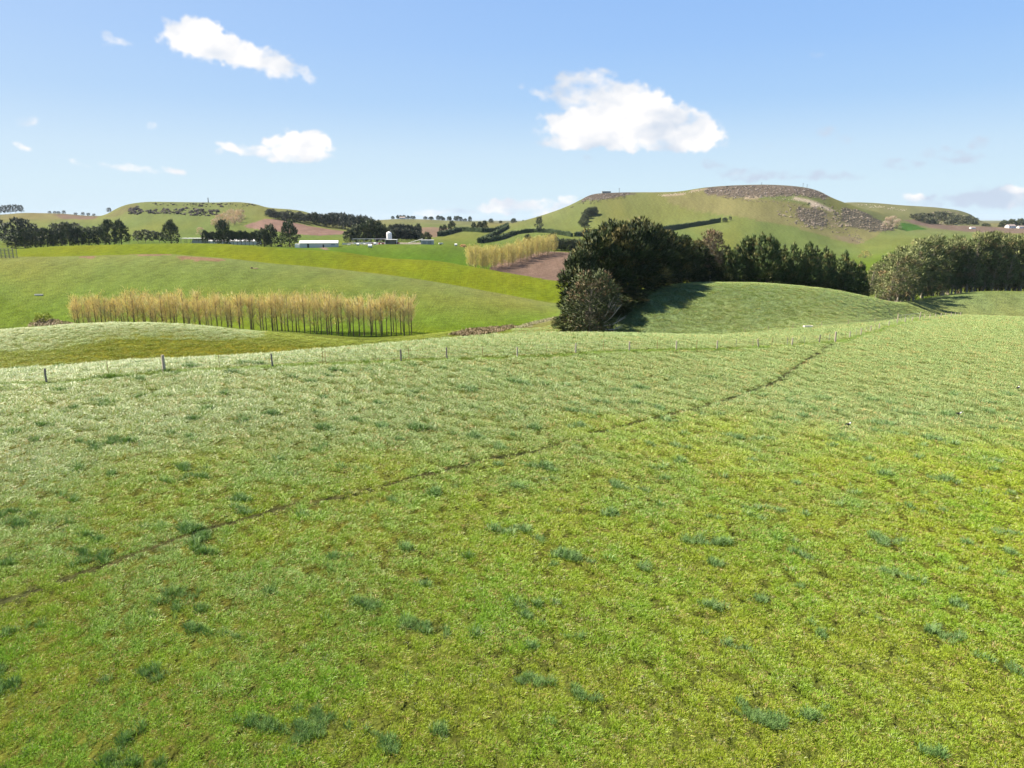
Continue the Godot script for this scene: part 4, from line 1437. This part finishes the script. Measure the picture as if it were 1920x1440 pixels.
	for s in [[1874, 413.5, 1.3], [1888, 412, 1.4], [1903, 411, 1.8], [1915, 416, 1.2], [1872, 426, 0.8], [1840, 420, 0.6]]:
		var at := stand(s[0], 1500)
		plant("skyline_tree", domes[int(s[0]) % 3], at, maxf((EYE + sight(s[0], s[1]).y * 1500 - at.y) / 14.0, 0.4), 1.6, "small dark tree by the house on the far right skyline", "tree", "trees on the far right skyline")
	# --- shrubs close to the valley
	plant("broom_bush", bush(900, 2.6, 2.9, 22, 60, Vector2(0.5, 0.06), [lin(.2, .25, .02), lin(.27, .29, .03)], M.leaf), stand(82, 221, 612.0), 0.9, 1.0, "bright yellow green bush among the rushes at the left", "shrub")
	plant("broom_bush", bush(905, 3.4, 4.2, 18, 40, Vector2(0.7, 0.1), [lin(.3, .25, .08), lin(.26, .24, .09)], M.leaf), spot(1622, 484, 420.0), 1.5, 1.5, "pale yellow rounded bush beyond the thin pine", "shrub")


# ---------------------------------------------------------------- the farm
func block(parent: Node3D, called: String, at: Vector3, size: Vector3, col: Color) -> MeshInstance3D:
	var h := Heap.new()
	h.box(Vector3.ZERO, size, col)
	var o := part(called, h.mesh(M.paint), parent)
	o.position = at
	return o


func gable(parent: Node3D, long: float, deep: float, low: float, high: float, col: Color) -> void:
	var h := Heap.new()
	var e := 0.4
	var t := 0.12
	for s in [-1.0, 1.0]:
		var a := Vector3(-long * 0.5 - e, high, 0)
		var b := Vector3(long * 0.5 + e, high, 0)
		var c := Vector3(long * 0.5 + e, low - 0.12, s * (deep * 0.5 + e))
		var d := Vector3(-long * 0.5 - e, low - 0.12, s * (deep * 0.5 + e))
		var up := Vector3.UP * t
		h.quad(a + up, b + up, c + up, d + up, Vector3(0, 1, s * 0.3), col)
		h.quad(a, b, c, d, Vector3(0, -1, -s * 0.3), col)
		h.quad(c, d, d + up, c + up, Vector3(0, 0, s), col)
		h.quad(a, d, d + up, a + up, Vector3.LEFT, col)
		h.quad(b, c, c + up, b + up, Vector3.RIGHT, col)
	part("roof", h.mesh(M.paint), parent)


func gable_walls(parent: Node3D, long: float, deep: float, low: float, high: float, col: Color) -> void:
	var h := Heap.new()
	h.box(Vector3(0, low * 0.5 - 0.5, 0), Vector3(long, low + 1.0, deep), col)
	for s in [-1.0, 1.0]:
		h.flat(Vector3(s * long * 0.5, low, -deep * 0.5), Vector3(s * long * 0.5, low, deep * 0.5), Vector3(s * long * 0.5, high, 0), Vector3.RIGHT * s, col)
	part("wall", h.mesh(M.paint), parent)


func make_farm() -> void:
	var white := lin(.72, .72, .70)
	var tin := lin(.66, .68, .70)
	var dark := lin(.05, .05, .05)
	# white barn
	var at := stand(600, 575)
	var barn := thing("white_barn", "long low white barn with a pale gable roof in the middle of the farm", "barn", at, 0.16)
	gable_walls(barn, 29.0, 11.0, 3.6, 5.2, lin(.5, .5, .47))
	gable(barn, 29.0, 11.0, 3.6, 5.2, white)
	block(barn, "door", Vector3(-8.0, 1.5, 5.53), Vector3(1.6, 3.0, 0.08), dark)
	block(barn, "door", Vector3(3.6, 1.2, 5.53), Vector3(1.2, 2.4, 0.08), dark)
	block(barn, "lean_to", Vector3(-16.4, 1.2, 0.5), Vector3(4.0, 3.2, 6.0), white)
	block(barn, "window", Vector3(11.0, 2.2, 5.53), Vector3(3.0, 0.9, 0.06), lin(.2, .24, .28))
	# long white shed behind the trees
	at = stand(440, 640)
	var shed := thing("long_shed", "long white roofed shed half hidden behind the clipped shelter trees", "shed", at, 0.0)
	gable_walls(shed, 46.0, 12.0, 3.0, 4.6, lin(.5, .5, .5))
	gable(shed, 46.0, 12.0, 3.0, 4.6, white)
	# open hay shed
	at = stand(368, 600)
	var hay := thing("hay_shed", "open hay shed with a white flat roof stacked with pale bales", "shed", at, 0.05)
	block(hay, "roof", Vector3(0, 5.3, 0), Vector3(20.0, 0.35, 9.0), white)
	for x in [-9.6, -4.8, 0.0, 4.8, 9.6]:
		for z in [-4.2, 4.2]:
			block(hay, "post", Vector3(x, 2.3, z), Vector3(0.25, 5.6, 0.25), lin(.3, .28, .25))
	for k in 7:
		var o := block(hay, "bale", Vector3(-2.2 + (k % 4) * 2.5 + (1.2 if k > 3 else 0.0), 0.9 + (1.75 if k > 3 else 0.0), -1.0), Vector3(2.4, 1.7, 3.6), lin(.62, .6, .55))
		o.rotation.y = 0.02 * k
	block(hay, "back_wall", Vector3(3.0, 2.4, -4.4), Vector3(13.0, 4.6, 0.15), lin(.62, .62, .6))
	# stock yards with overhead frame
	at = stand(690, 600)
	var yard := thing("stock_yard", "stock yard of white pipe rails under an open roof frame beside the silo", "yard", at, 0.0)
	for k in 7:
		block(yard, "post", Vector3(-12.5 + k * 4.6, 2.0, 0), Vector3(0.22, 5.0, 0.22), lin(.45, .42, .38))
		block(yard, "post", Vector3(-12.5 + k * 4.6, 2.0, -6.0), Vector3(0.22, 5.0, 0.22), lin(.45, .42, .38))
		block(yard, "rafter", Vector3(-12.5 + k * 4.6, 4.42, -3.0), Vector3(0.18, 0.25, 6.3), lin(.45, .42, .38))
	block(yard, "beam", Vector3(1.3, 4.62, 0), Vector3(28.5, 0.3, 0.26), lin(.6, .58, .55))
	block(yard, "beam", Vector3(1.3, 4.62, -6.0), Vector3(28.5, 0.3, 0.26), lin(.6, .58, .55))
	for q in [0.5, 1.0, 1.5]:
		block(yard, "rail", Vector3(1.3, q, 0.25), Vector3(28.0, 0.14, 0.1), white)
		block(yard, "rail", Vector3(1.3, q, -6.3), Vector3(28.0, 0.14, 0.1), white)
	for k in 5:
		block(yard, "gate", Vector3(-9.6 + k * 5.0, 1.0, -2.2 - (k % 2) * 1.6), Vector3(3.8, 1.3, 0.12), white)
	block(yard, "concrete_wall", Vector3(-17.5, 0.6, -1.0), Vector3(7.5, 1.4, 0.3), lin(.5, .48, .44))
	for k in 5:
		at = stand(655.0 + k * 15.0, 590.0 + (k % 2) * 5)
		var cow := thing("resting_cow", ["pale cow lying at the left of the yard rails", "brown cow standing before the yard rails", "white cow standing before the yard rails", "dun cow near the middle of the yard rails", "pale cow at the right of the yard rails"][k], "cow", at, k * 1.3, "cows at the stock yard")
		var h := Heap.new()
		var cc: Color = [lin(.5, .46, .4), lin(.16, .08, .05), lin(.6, .58, .54), lin(.3, .2, .13), lin(.5, .46, .4)][k]
		h.ball(Vector3(0, 1.0, 0), Vector3(1.15, 0.48, 0.42), 6, 8, cc)
		h.tube([Vector3(0.9, 1.1, 0), Vector3(1.3, 1.35, 0), Vector3(1.75, 1.2, 0)], [0.3, 0.22, 0.13], 6, cc)
		for x in [-0.8, 0.8]:
			for z in [-0.25, 0.25]:
				h.tube([Vector3(x, 0.9, z), Vector3(x, 0.0, z)], [0.15, 0.08], 5, cc)
		part("body", h.mesh(M.bark), cow)
	# silo
	at = stand(731, 612)
	var silo := thing("grain_silo", "white round silo with a domed cap behind the stock yards", "silo", at)
	var h := Heap.new()
	h.tube([Vector3(0, 1.4, 0), Vector3(0, 8.2, 0)], [2.3, 2.3], 16, white)
	part("tank", h.mesh(M.paint), silo)
	h = Heap.new()
	h.ball(Vector3(0, 8.2, 0), Vector3(2.36, 1.7, 2.36), 8, 16, white)
	h.tube([Vector3(0, 9.8, 0), Vector3(0, 10.3, 0)], [0.5, 0.4], 8, white)
	part("cap", h.mesh(M.paint), silo)
	for k in 4:
		block(silo, "leg", Vector3(1.7 * cos(k * PI / 2 + 0.7), 0.6, 1.7 * sin(k * PI / 2 + 0.7)), Vector3(0.25, 2.0, 0.25), lin(.4, .4, .4))
	# dark fronted shed
	at = stand(735, 600)
	var pump := thing("milking_shed", "small open fronted shed with a white roof in front of the silo", "shed", at)
	block(pump, "roof", Vector3(0, 3.7, 0), Vector3(9.4, 0.3, 6.6), white)
	block(pump, "back_wall", Vector3(0, 1.5, -2.9), Vector3(9.0, 4.1, 0.2), lin(.35, .35, .34))
	for s in [-1.0, 1.0]:
		block(pump, "side_wall", Vector3(s * 4.4, 1.5, 0.1), Vector3(0.2, 4.1, 5.8), lin(.4, .4, .38))
	block(pump, "post", Vector3(0, 1.5, 2.9), Vector3(0.25, 4.1, 0.25), lin(.4, .35, .3))
	# small shed with an auger
	at = stand(802, 600)
	var small := thing("implement_shed", "small grey implement shed with a pale roof at the right of the farm", "shed", at, -0.05)
	block(small, "wall", Vector3(0, 1.5, 0), Vector3(10.0, 3.6, 5.0), lin(.32, .33, .34))
	block(small, "roof", Vector3(0, 3.45, 0), Vector3(10.6, 0.28, 5.8), tin)
	block(small, "door", Vector3(2.2, 1.3, 2.53), Vector3(2.8, 2.6, 0.08), lin(.22, .23, .24))
	block(small, "door", Vector3(-2.2, 1.3, 2.53), Vector3(2.8, 2.6, 0.08), lin(.25, .26, .27))
	at = stand(781, 604)
	var auger := thing("grain_auger", "long thin pale auger sloping down to the left of the grey shed", "auger", at)
	h = Heap.new()
	h.tube([Vector3(-6.5, 0.7, 0), Vector3(5.5, 4.2, -0.4)], [0.22, 0.2], 6, lin(.55, .55, .53))
	part("tube", h.mesh(M.paint), auger)
	for x in [-1.0, 2.6]:
		h = Heap.new()
		h.tube([Vector3(x, 0, 0.8), Vector3(x + 0.4, 2.3 + x * 0.29, -0.1)], [0.08, 0.08], 5, lin(.3, .3, .3))
		h.tube([Vector3(x, 0, -1.0), Vector3(x + 0.4, 2.3 + x * 0.29, -0.2)], [0.08, 0.08], 5, lin(.3, .3, .3))
		part("leg", h.mesh(M.paint), auger)
	# vehicles
	car("parked_car", "dark blue car parked at the end of the shelter trees", stand(526, 590), lin(.03, .035, .06), 0.2)
	car("parked_car", "red vehicle standing right of the open fronted shed", stand(746, 602), lin(.42, .05, .03), 1.2)
	car("parked_car", "red vehicle at the right end of the stock yard", stand(716, 597), lin(.4, .06, .03), 0.4)
	# wrapped bales and a hay heap
	for s in [[694, 541, "white wrapped bale alone on the paddock below the yards", 1.15], [855, 612, "white wrapped bale near the brown hay heap", 0.85], [704, 592, "white wrapped bale in front of the stock yard rails", 0.8], [672, 592, "white wrapped bale at the left of the stock yard rails", 0.8]]:
		var b := stand(s[0], s[1])
		if s[0] == 694:
			b = spot(694, 464.5, 455.0)
		h = Heap.new()
		h.tube([Vector3(-1.0, 0.85, 0), Vector3(-0.9, 0.85, 0), Vector3(0.9, 0.85, 0), Vector3(1.0, 0.85, 0)], [0.7, 0.9, 0.9, 0.7], 12, lin(.7, .7, .68))
		var o := part("wrapped_bale", h.mesh(M.paint), self)
		o.position = b
		o.scale = Vector3.ONE * s[3] * 1.3
		tag(o, s[2], "bale", "white wrapped bales")
	var heap := Heap.new()
	var rr := RandomNumberGenerator.new()
	rr.seed = 8
	heap.ball(Vector3(0, 0.6, 0), Vector3(3.2, 1.7, 2.2), 7, 12, lin(.27, .16, .07), 0.12, rr)
	var hp := part("hay_heap", heap.mesh(M.stone), self)
	hp.position = stand(869, 612)
	tag(hp, "brown heap of old hay right of the small grey shed", "hay heap")
	var cart := thing("feed_trailer", "small pale feed trailer standing right of the small grey shed", "trailer", stand(827, 602), 0.4)
	block(cart, "tray", Vector3(0, 1.1, 0), Vector3(3.4, 1.0, 1.9), lin(.5, .5, .48))
	for z in [-0.95, 0.95]:
		h = Heap.new()
		h.tube([Vector3(-0.3, 0.45, z - 0.1), Vector3(-0.3, 0.45, z + 0.1)], [0.45, 0.45], 10, dark)
		part("wheel", h.mesh(M.paint), cart)
	h = Heap.new()
	h.tube([Vector3(1.6, 0.8, 0), Vector3(3.0, 0.6, 0)], [0.07, 0.07], 5, dark)
	part("drawbar", h.mesh(M.paint), cart)
	# houses on the skyline
	for s in [[757, 1760, "tiny white house among the trees of the middle skyline", 0.0, 1.0], [1886, 1480, "small white house with a dark roof on the far right skyline", 0.2, 1.3], [1905, 1480, "pale flat shed beside the house on the far right skyline", 0.1, 0.9], [1816, 1420, "tiny white hut under the bush of the far right knob", 0.0, 0.7]]:
		var hs := thing("farm_house", s[2], "house", stand(s[0], s[1]), s[3])
		hs.scale = Vector3.ONE * s[4]
		gable_walls(hs, 13.0, 8.0, 3.2, 5.6, white)
		gable(hs, 13.0, 8.0, 3.2, 5.6, lin(.25, .2, .18))
		for x in [-4.0, 0.5, 4.0]:
			block(hs, "window", Vector3(x, 1.7, 4.03), Vector3(1.4, 1.2, 0.06), lin(.08, .09, .1))
	var hut := thing("hill_hut", "tiny flat roofed hut on the crest at the left of the big hill", "hut", spot(1137, 362.2, 1000.0) + Vector3(0, 0, -2))
	block(hut, "wall", Vector3(0, 1.2, 0), Vector3(15.0, 3.4, 6.0), lin(.3, .3, .26))
	block(hut, "roof", Vector3(0, 3.05, 0), Vector3(15.6, 0.3, 6.6), lin(.4, .4, .36))


func car(called: String, label: String, at: Vector3, col: Color, turn: float) -> void:
	var c := thing(called, label, "car", at, turn)
	var h := Heap.new()
	h.box(Vector3(0, 0.75, 0), Vector3(4.3, 0.7, 1.75), col)
	part("body", h.mesh(M.paint), c)
	h = Heap.new()
	var a := [Vector3(-1.9, 1.11, 0.85), Vector3(1.0, 1.11, 0.85), Vector3(0.4, 1.65, 0.7), Vector3(-1.6, 1.65, 0.7)]
	var b := [Vector3(-1.9, 1.11, -0.85), Vector3(1.0, 1.11, -0.85), Vector3(0.4, 1.65, -0.7), Vector3(-1.6, 1.65, -0.7)]
	h.quad(a[0], a[1], a[2], a[3], Vector3.BACK, lin(.03, .035, .04))
	h.quad(b[0], b[1], b[2], b[3], Vector3.FORWARD, lin(.03, .035, .04))
	h.quad(a[3], a[2], b[2], b[3], Vector3.UP, col)
	h.quad(a[1], b[1], b[2], a[2], Vector3.RIGHT, lin(.03, .035, .04))
	h.quad(a[0], b[0], b[3], a[3], Vector3.LEFT, lin(.03, .035, .04))
	part("cabin", h.mesh(M.paint), c)
	for x in [-1.35, 1.35]:
		for z in [-0.85, 0.85]:
			h = Heap.new()
			h.tube([Vector3(x, 0.34, z - 0.1), Vector3(x, 0.34, z + 0.1)], [0.34, 0.34], 10, lin(.02, .02, .02))
			part("wheel", h.mesh(M.bark), c)


# ---------------------------------------------------------------- rock and scrub on the hills
func inside(r: RandomNumberGenerator, outline: Array) -> Vector2:
	var poly := PackedVector2Array()
	for q in range(0, outline.size(), 2):
		poly.append(Vector2(outline[q], outline[q + 1]))
	var box := Rect2(poly[0], Vector2.ZERO)
	for p in poly:
		box = box.expand(p)
	for q in 60:
		var p := Vector2(r.randf_range(box.position.x, box.end.x), r.randf_range(box.position.y, box.end.y))
		if Geometry2D.is_point_in_polygon(p, poly):
			return p
	return poly[0]


func rubble(called: String, label: String, category: String, outline: Array, count: int, lo: float, hi: float, cols: Array, rough: float, squash: float, seed_: int, grow := 0.5) -> void:
	var r := RandomNumberGenerator.new()
	r.seed = seed_
	var h := Heap.new()
	for i in count:
		var p := inside(r, outline)
		if patches.get_noise_2d(p.x * 4.0 + seed_, p.y * 11.0) < -0.12:
			continue
		var at := spot(p.x, p.y, 700.0)
		var s := lerpf(lo, hi, pow(r.randf(), 2.2)) * grow
		var g := r.randf_range(0.75, 1.25)
		var c: Color = (cols[0] as Color).lerp(cols[1], r.randf())
		h.ball(at + Vector3.UP * s * 0.25, Vector3(s * r.randf_range(0.7, 1.4), s * squash * r.randf_range(0.7, 1.3), s * r.randf_range(0.7, 1.2)), 4, 6, Color(c.r * g, c.g * g, c.b * g), rough, r)
	var o := part(called, h.mesh(M.stone), self)
	tag(o, label, category, "", "stuff")


func make_hill_rocks() -> void:
	var rock := [lin(.10, .085, .07), lin(.31, .265, .23)]
	var pale := [lin(.4, .35, .28), lin(.5, .44, .36)]
	var gorse := [lin(.1, .088, .06), lin(.23, .19, .15)]
	var deep := [lin(.035, .035, .026), lin(.1, .085, .07)]
	rubble("rock_scree", "grey rock scree under the summit of the big hill", "rocks", [1310, 355, 1380, 348, 1440, 347, 1500, 351, 1530, 357, 1562, 372, 1545, 375, 1510, 368, 1470, 367, 1440, 371, 1380, 372, 1330, 366], 900, 1.0, 3.4, rock, 0.3, 0.5, 51)
	rubble("summit_scrub", "dark scrub among the rocks of the summit of the big hill", "scrub", [1330, 356, 1380, 350, 1440, 349, 1500, 353, 1540, 366, 1545, 373, 1500, 368, 1440, 370, 1360, 371], 620, 1.4, 3.4, gorse, 0.25, 0.8, 52)
	rubble("rock_ledge", "dark rock ledge at the left shoulder of the big hill", "rocks", [1093, 374, 1113, 365, 1180, 362.5, 1185, 365, 1160, 369, 1130, 375, 1092, 378], 420, 0.9, 2.6, rock, 0.3, 0.8, 53)
	rubble("ledge_scrub", "dark scrub along the left shoulder of the big hill", "scrub", [1085, 380, 1100, 374, 1160, 369, 1200, 365, 1190, 369, 1120, 381, 1060, 392], 180, 0.8, 2.2, deep, 0.25, 0.7, 54)
	rubble("pale_rocks", "pale rocks strewn along the crest of the big hill", "rocks", [1225, 366, 1300, 358, 1326, 353, 1330, 357, 1290, 364, 1240, 369], 150, 0.5, 1.7, pale, 0.3, 0.6, 55)
	rubble("scar_stones", "pale stones along the eroded scar below the summit", "rocks", [1395, 369, 1425, 368, 1476, 366, 1500, 370, 1545, 387, 1566, 394, 1560, 397, 1530, 389, 1495, 376, 1425, 371], 170, 0.6, 1.9, pale, 0.3, 0.6, 56)
	rubble("lower_scree", "brownish scrub and scree below the scar of the big hill", "scrub", [1340, 366, 1420, 370, 1490, 374, 1520, 384, 1500, 386, 1440, 381, 1370, 376], 280, 0.7, 2.0, gorse, 0.28, 0.65, 57)
	rubble("gorse_scrub", "dense grey brown gorse on the right flank of the big hill", "scrub", [1492, 392, 1520, 390, 1546, 397, 1552, 410, 1548, 424, 1520, 424, 1498, 412], 480, 1.2, 3.2, gorse, 0.28, 0.8, 58)
	rubble("flank_scrub", "grey scrub running down the right ridge of the big hill", "scrub", [1578, 389, 1610, 394, 1650, 412, 1684, 432, 1645, 434, 1600, 428, 1570, 424, 1560, 412], 620, 1.2, 3.4, gorse, 0.28, 0.8, 59)
	rubble("slope_scrub", "scattered scrub over the right face of the big hill between its gorse patches", "scrub", [1470, 384, 1540, 380, 1600, 392, 1670, 425, 1680, 434, 1620, 440, 1560, 436, 1480, 420, 1440, 400], 420, 0.9, 2.8, gorse, 0.28, 0.7, 71, 0.75)
	rubble("gully_scrub", "thin scrub in the gully between the gorse and the right ridge", "scrub", [1540, 398, 1570, 398, 1590, 424, 1560, 428, 1500, 430, 1495, 420], 180, 0.9, 2.4, gorse, 0.28, 0.7, 60)
	rubble("knoll_scrub", "small scrubby knoll at the right foot of the big hill", "scrub", [1588, 440, 1606, 439, 1622, 450, 1622, 456, 1604, 456, 1590, 448], 120, 0.9, 2.2, gorse, 0.28, 0.8, 61)
	rubble("left_hill_scrub", "dark scrub patches across the face of the flat topped hill", "scrub", [240, 391, 262, 387, 268, 398, 258, 403, 243, 402], 150, 0.9, 2.6, deep, 0.28, 0.7, 62, 1.2)
	rubble("left_hill_scrub", "dark scrub band along the middle of the flat topped hill", "scrub", [268, 395, 300, 393, 350, 390, 395, 395, 412, 395, 412, 405, 372, 405, 330, 402, 285, 401], 300, 0.9, 2.6, deep, 0.28, 0.7, 63, 1.2)
	rubble("left_hill_scrub", "thin scrub under the rim of the flat topped hill", "scrub", [285, 381.5, 470, 382, 490, 386, 420, 389, 330, 386, 285, 386], 130, 0.8, 2.0, deep, 0.28, 0.6, 64, 1.2)
	rubble("far_ridge_rocks", "pale rocks on the far right ridge behind the big hill", "rocks", [1595, 381.5, 1640, 384, 1690, 391, 1710, 394, 1690, 396, 1630, 389], 150, 0.9, 2.6, pale, 0.3, 0.6, 65)
	rubble("knob_scrub", "grey scrub between the shrubs of the far right knob", "scrub", [1710, 405, 1740, 399, 1770, 396, 1800, 398, 1822, 410, 1836, 421, 1790, 422, 1740, 419], 380, 1.6, 4.2, gorse, 0.28, 0.8, 66)
	# poles and markers on the tops
	for s in [[400, 379.5, 8.5, "stone cairn with a pole on the flat topped hill"], [1161, 361.5, 8.0, "thin pole on the left crest of the big hill"], [1494, 349.5, 7.0, "thin pole right of the summit of the big hill"], [1513, 352.5, 6.0, "short pole on the right slope of the summit"], [1428, 346.5, 4.0, "small marker on the summit of the big hill"]]:
		var at := spot(s[0], s[1], 900.0)
		if -at.z > 3000.0:
			at = stand(s[0], 1300)
		var o := thing("summit_pole", s[3], "pole", at)
		var h := Heap.new()
		h.tube([Vector3(0, -1, 0), Vector3(0, s[2], 0)], [0.35 if s[0] != 400 else 0.9, 0.28 if s[0] != 400 else 0.6], 6, lin(.12, .11, .1))
		part("mast", h.mesh(M.paint), o)
		h = Heap.new()
		h.box(Vector3(0, s[2] * 0.9, 0), Vector3(1.5, 0.5, 0.5), lin(.12, .11, .1))
		part("crossbar", h.mesh(M.paint), o)


# ---------------------------------------------------------------- small things
func make_small_things() -> void:
	# rushes and brush in the valley
	var r := RandomNumberGenerator.new()
	r.seed = 17
	for s in [["rush_patch", "patch of brown dead rushes in the valley below the poplars", [842, 628, 882, 617, 960, 610, 970, 614, 935, 623, 880, 631], 1500, [lin(.26, .19, .11), lin(.12, .10, .05)], 21], ["rush_patch", "strip of tan rushes at the left end of the poplar row", [50, 616, 66, 597, 105, 600, 140, 607, 130, 613], 700, [lin(.3, .21, .13), lin(.16, .14, .07)], 22], ["bank_grass", "pale dry grass along the old fence bank below the dark clump", [966, 614, 1000, 604, 1044, 594.5, 1044, 598, 1002, 608, 972, 617], 700, [lin(.3, .27, .16), lin(.2, .2, .1)], 23]]:
		var h := Heap.new()
		for i in s[3]:
			var p := inside(r, s[2])
			var at := spot(p.x, p.y, 150.0)
			var c: Color = (s[4][0] as Color).lerp(s[4][1], r.randf())
			for q in 4:
				var d := (Vector3.UP * 0.8 + any_dir(r) * 0.8).normalized()
				d.y = absf(d.y)
				h.leaf(at + any_dir(r) * 0.25, d * r.randf_range(0.25, 0.65), d.cross(any_dir(r)).normalized() * 0.11, Vector3.UP, 0.4, c)
		var o := part(s[0], h.mesh(M.leaf), self)
		tag(o, s[1], "rushes" if s[0] == "rush_patch" else "grass", "", "stuff")
	# water troughs
	for s in [[1515, 613.5, "pale concrete trough at the foot of the rounded hill", 1.9, 0.1], [73, 554, "pale concrete trough high on the large left hill", 2.6, 0.0]]:
		var t := thing("water_trough", s[2], "trough", spot(s[0], s[1], 120.0), s[4])
		t.scale = Vector3(1.0, 0.7, 1.0) * s[3] / 2.4
		block(t, "base", Vector3(0, 0.06, 0), Vector3(2.2, 0.2, 0.8), lin(.5, .44, .38))
		for z in [-0.4, 0.4]:
			block(t, "side", Vector3(0, 0.38, z), Vector3(2.4, 0.46, 0.1), lin(.8, .7, .6))
		for x in [-1.15, 1.15]:
			block(t, "end", Vector3(x, 0.38, 0), Vector3(0.1, 0.46, 0.7), lin(.8, .7, .6))
		block(t, "water", Vector3(0, 0.45, 0), Vector3(2.18, 0.05, 0.68), lin(.1, .13, .14))
	var st := thing("tree_stump", "dark stump with a bare scrape on the large left hill", "stump", spot(472, 503.2, 230.0))
	var sh := Heap.new()
	sh.tube([Vector3(0, -0.1, 0), Vector3(0.1, 0.5, 0)], [0.7, 0.45], 8, lin(.12, .09, .06))
	part("wood", sh.mesh(M.bark), st)
	sh = Heap.new()
	sh.ball(Vector3(1.6, 0.0, 0), Vector3(1.4, 0.16, 0.8), 4, 9, lin(.3, .22, .14))
	part("earth", sh.mesh(M.stone), st)
	# timber loading pen at the left edge
	var at := stand(14, 325, 482.0)
	var pen := thing("loading_pen", "weathered timber loading pen at the left edge on the large hill", "pen", at, 0.1)
	for x in [-3.4, -1.7, 0.0, 1.7, 3.4]:
		for z in [-1.4, 1.4]:
			block(pen, "post", Vector3(x, 1.8, z), Vector3(0.2, 4.4, 0.2), lin(.3, .26, .19))
	for z in [-1.4, 1.4]:
		for q in 5:
			block(pen, "rail", Vector3(0, 0.5 + q * 0.7, z + 0.15), Vector3(7.0, 0.16, 0.06), lin(.32, .28, .2))
	block(pen, "top_beam", Vector3(0, 4.05, 0), Vector3(7.4, 0.2, 0.2), lin(.34, .3, .22))
	# magpies
	for s in [[1590, 803, "magpie nearest the middle of the pasture, facing right", 0.3], [1797, 782.5, "magpie right of the other one, in the pale grass", -0.2], [1908, 733, "farthest magpie, close to the right edge", 0.6]]:
		magpie(spot(s[0], s[1], 30.0), s[2], s[3])


func magpie(at: Vector3, label: String, turn: float) -> void:
	var o := thing("magpie", label, "bird", at + Vector3.UP * 0.06, turn)
	o.scale = Vector3.ONE * 1.25
	var black := lin(.012, .012, .014)
	var white := lin(.75, .74, .72)
	# body, neck, head and tail as one skin of rings along the spine
	var spine := [
		[-0.30, 0.205, 0.006, 0.03, 0], [-0.22, 0.215, 0.012, 0.038, 0], [-0.13, 0.225, 0.022, 0.04, 0], [-0.07, 0.225, 0.045, 0.055, 0], [0.0, 0.215, 0.068, 0.07, 0], [0.06, 0.225, 0.066, 0.066, 0],
		[0.11, 0.26, 0.046, 0.046, 1], [0.135, 0.30, 0.038, 0.038, 1], [0.155, 0.33, 0.04, 0.039, 0], [0.185, 0.335, 0.034, 0.032, 0], [0.21, 0.33, 0.013, 0.012, 2], [0.255, 0.322, 0.003, 0.003, 2]]
	var h := Heap.new()
	var tones := [black, white, lin(.35, .38, .42)]
	for i in spine.size() - 1:
		for k in 10:
			var q := []
			for e in [[i, k], [i + 1, k], [i + 1, k + 1], [i, k + 1]]:
				var s: Array = spine[e[0]]
				var a: float = TAU * e[1] / 10.0
				var nn := Vector3(0, sin(a), cos(a))
				q.append([Vector3(s[0], s[1] + sin(a) * s[2], cos(a) * s[3]), nn])
			var top := sin(TAU * (k + 0.5) / 10.0) > 0.15
			var c: Color = tones[spine[i + 1][4]]
			if spine[i + 1][4] == 1 and not top:
				c = black
			h.tri(q[0][0], q[1][0], q[2][0], q[0][1], q[1][1], q[2][1], c)
			h.tri(q[0][0], q[2][0], q[3][0], q[0][1], q[2][1], q[3][1], c)
	part("body", h.mesh(M.paint), o)
	for z in [-1.0, 1.0]:
		h = Heap.new()
		h.ball(Vector3(-0.05, 0.225, z * 0.066), Vector3(0.125, 0.042, 0.016), 6, 8, black)
		h.ball(Vector3(0.02, 0.25, z * 0.07), Vector3(0.04, 0.012, 0.014), 5, 8, white)
		part("wing", h.mesh(M.paint), o)
		h = Heap.new()
		h.tube([Vector3(0.0, 0.16, z * 0.03), Vector3(0.01, 0.08, z * 0.032), Vector3(0.0, -0.02, z * 0.034)], [0.014, 0.007, 0.007], 5, black)
		h.tube([Vector3(-0.02, -0.015, z * 0.034), Vector3(0.05, -0.018, z * 0.04)], [0.006, 0.004], 4, black)
		part("leg", h.mesh(M.paint), o)
		h = Heap.new()
		h.ball(Vector3(0.178, 0.342, z * 0.031), Vector3(0.006, 0.006, 0.004), 4, 6, lin(.2, .06, .02))
		part("eye", h.mesh(M.paint), o)
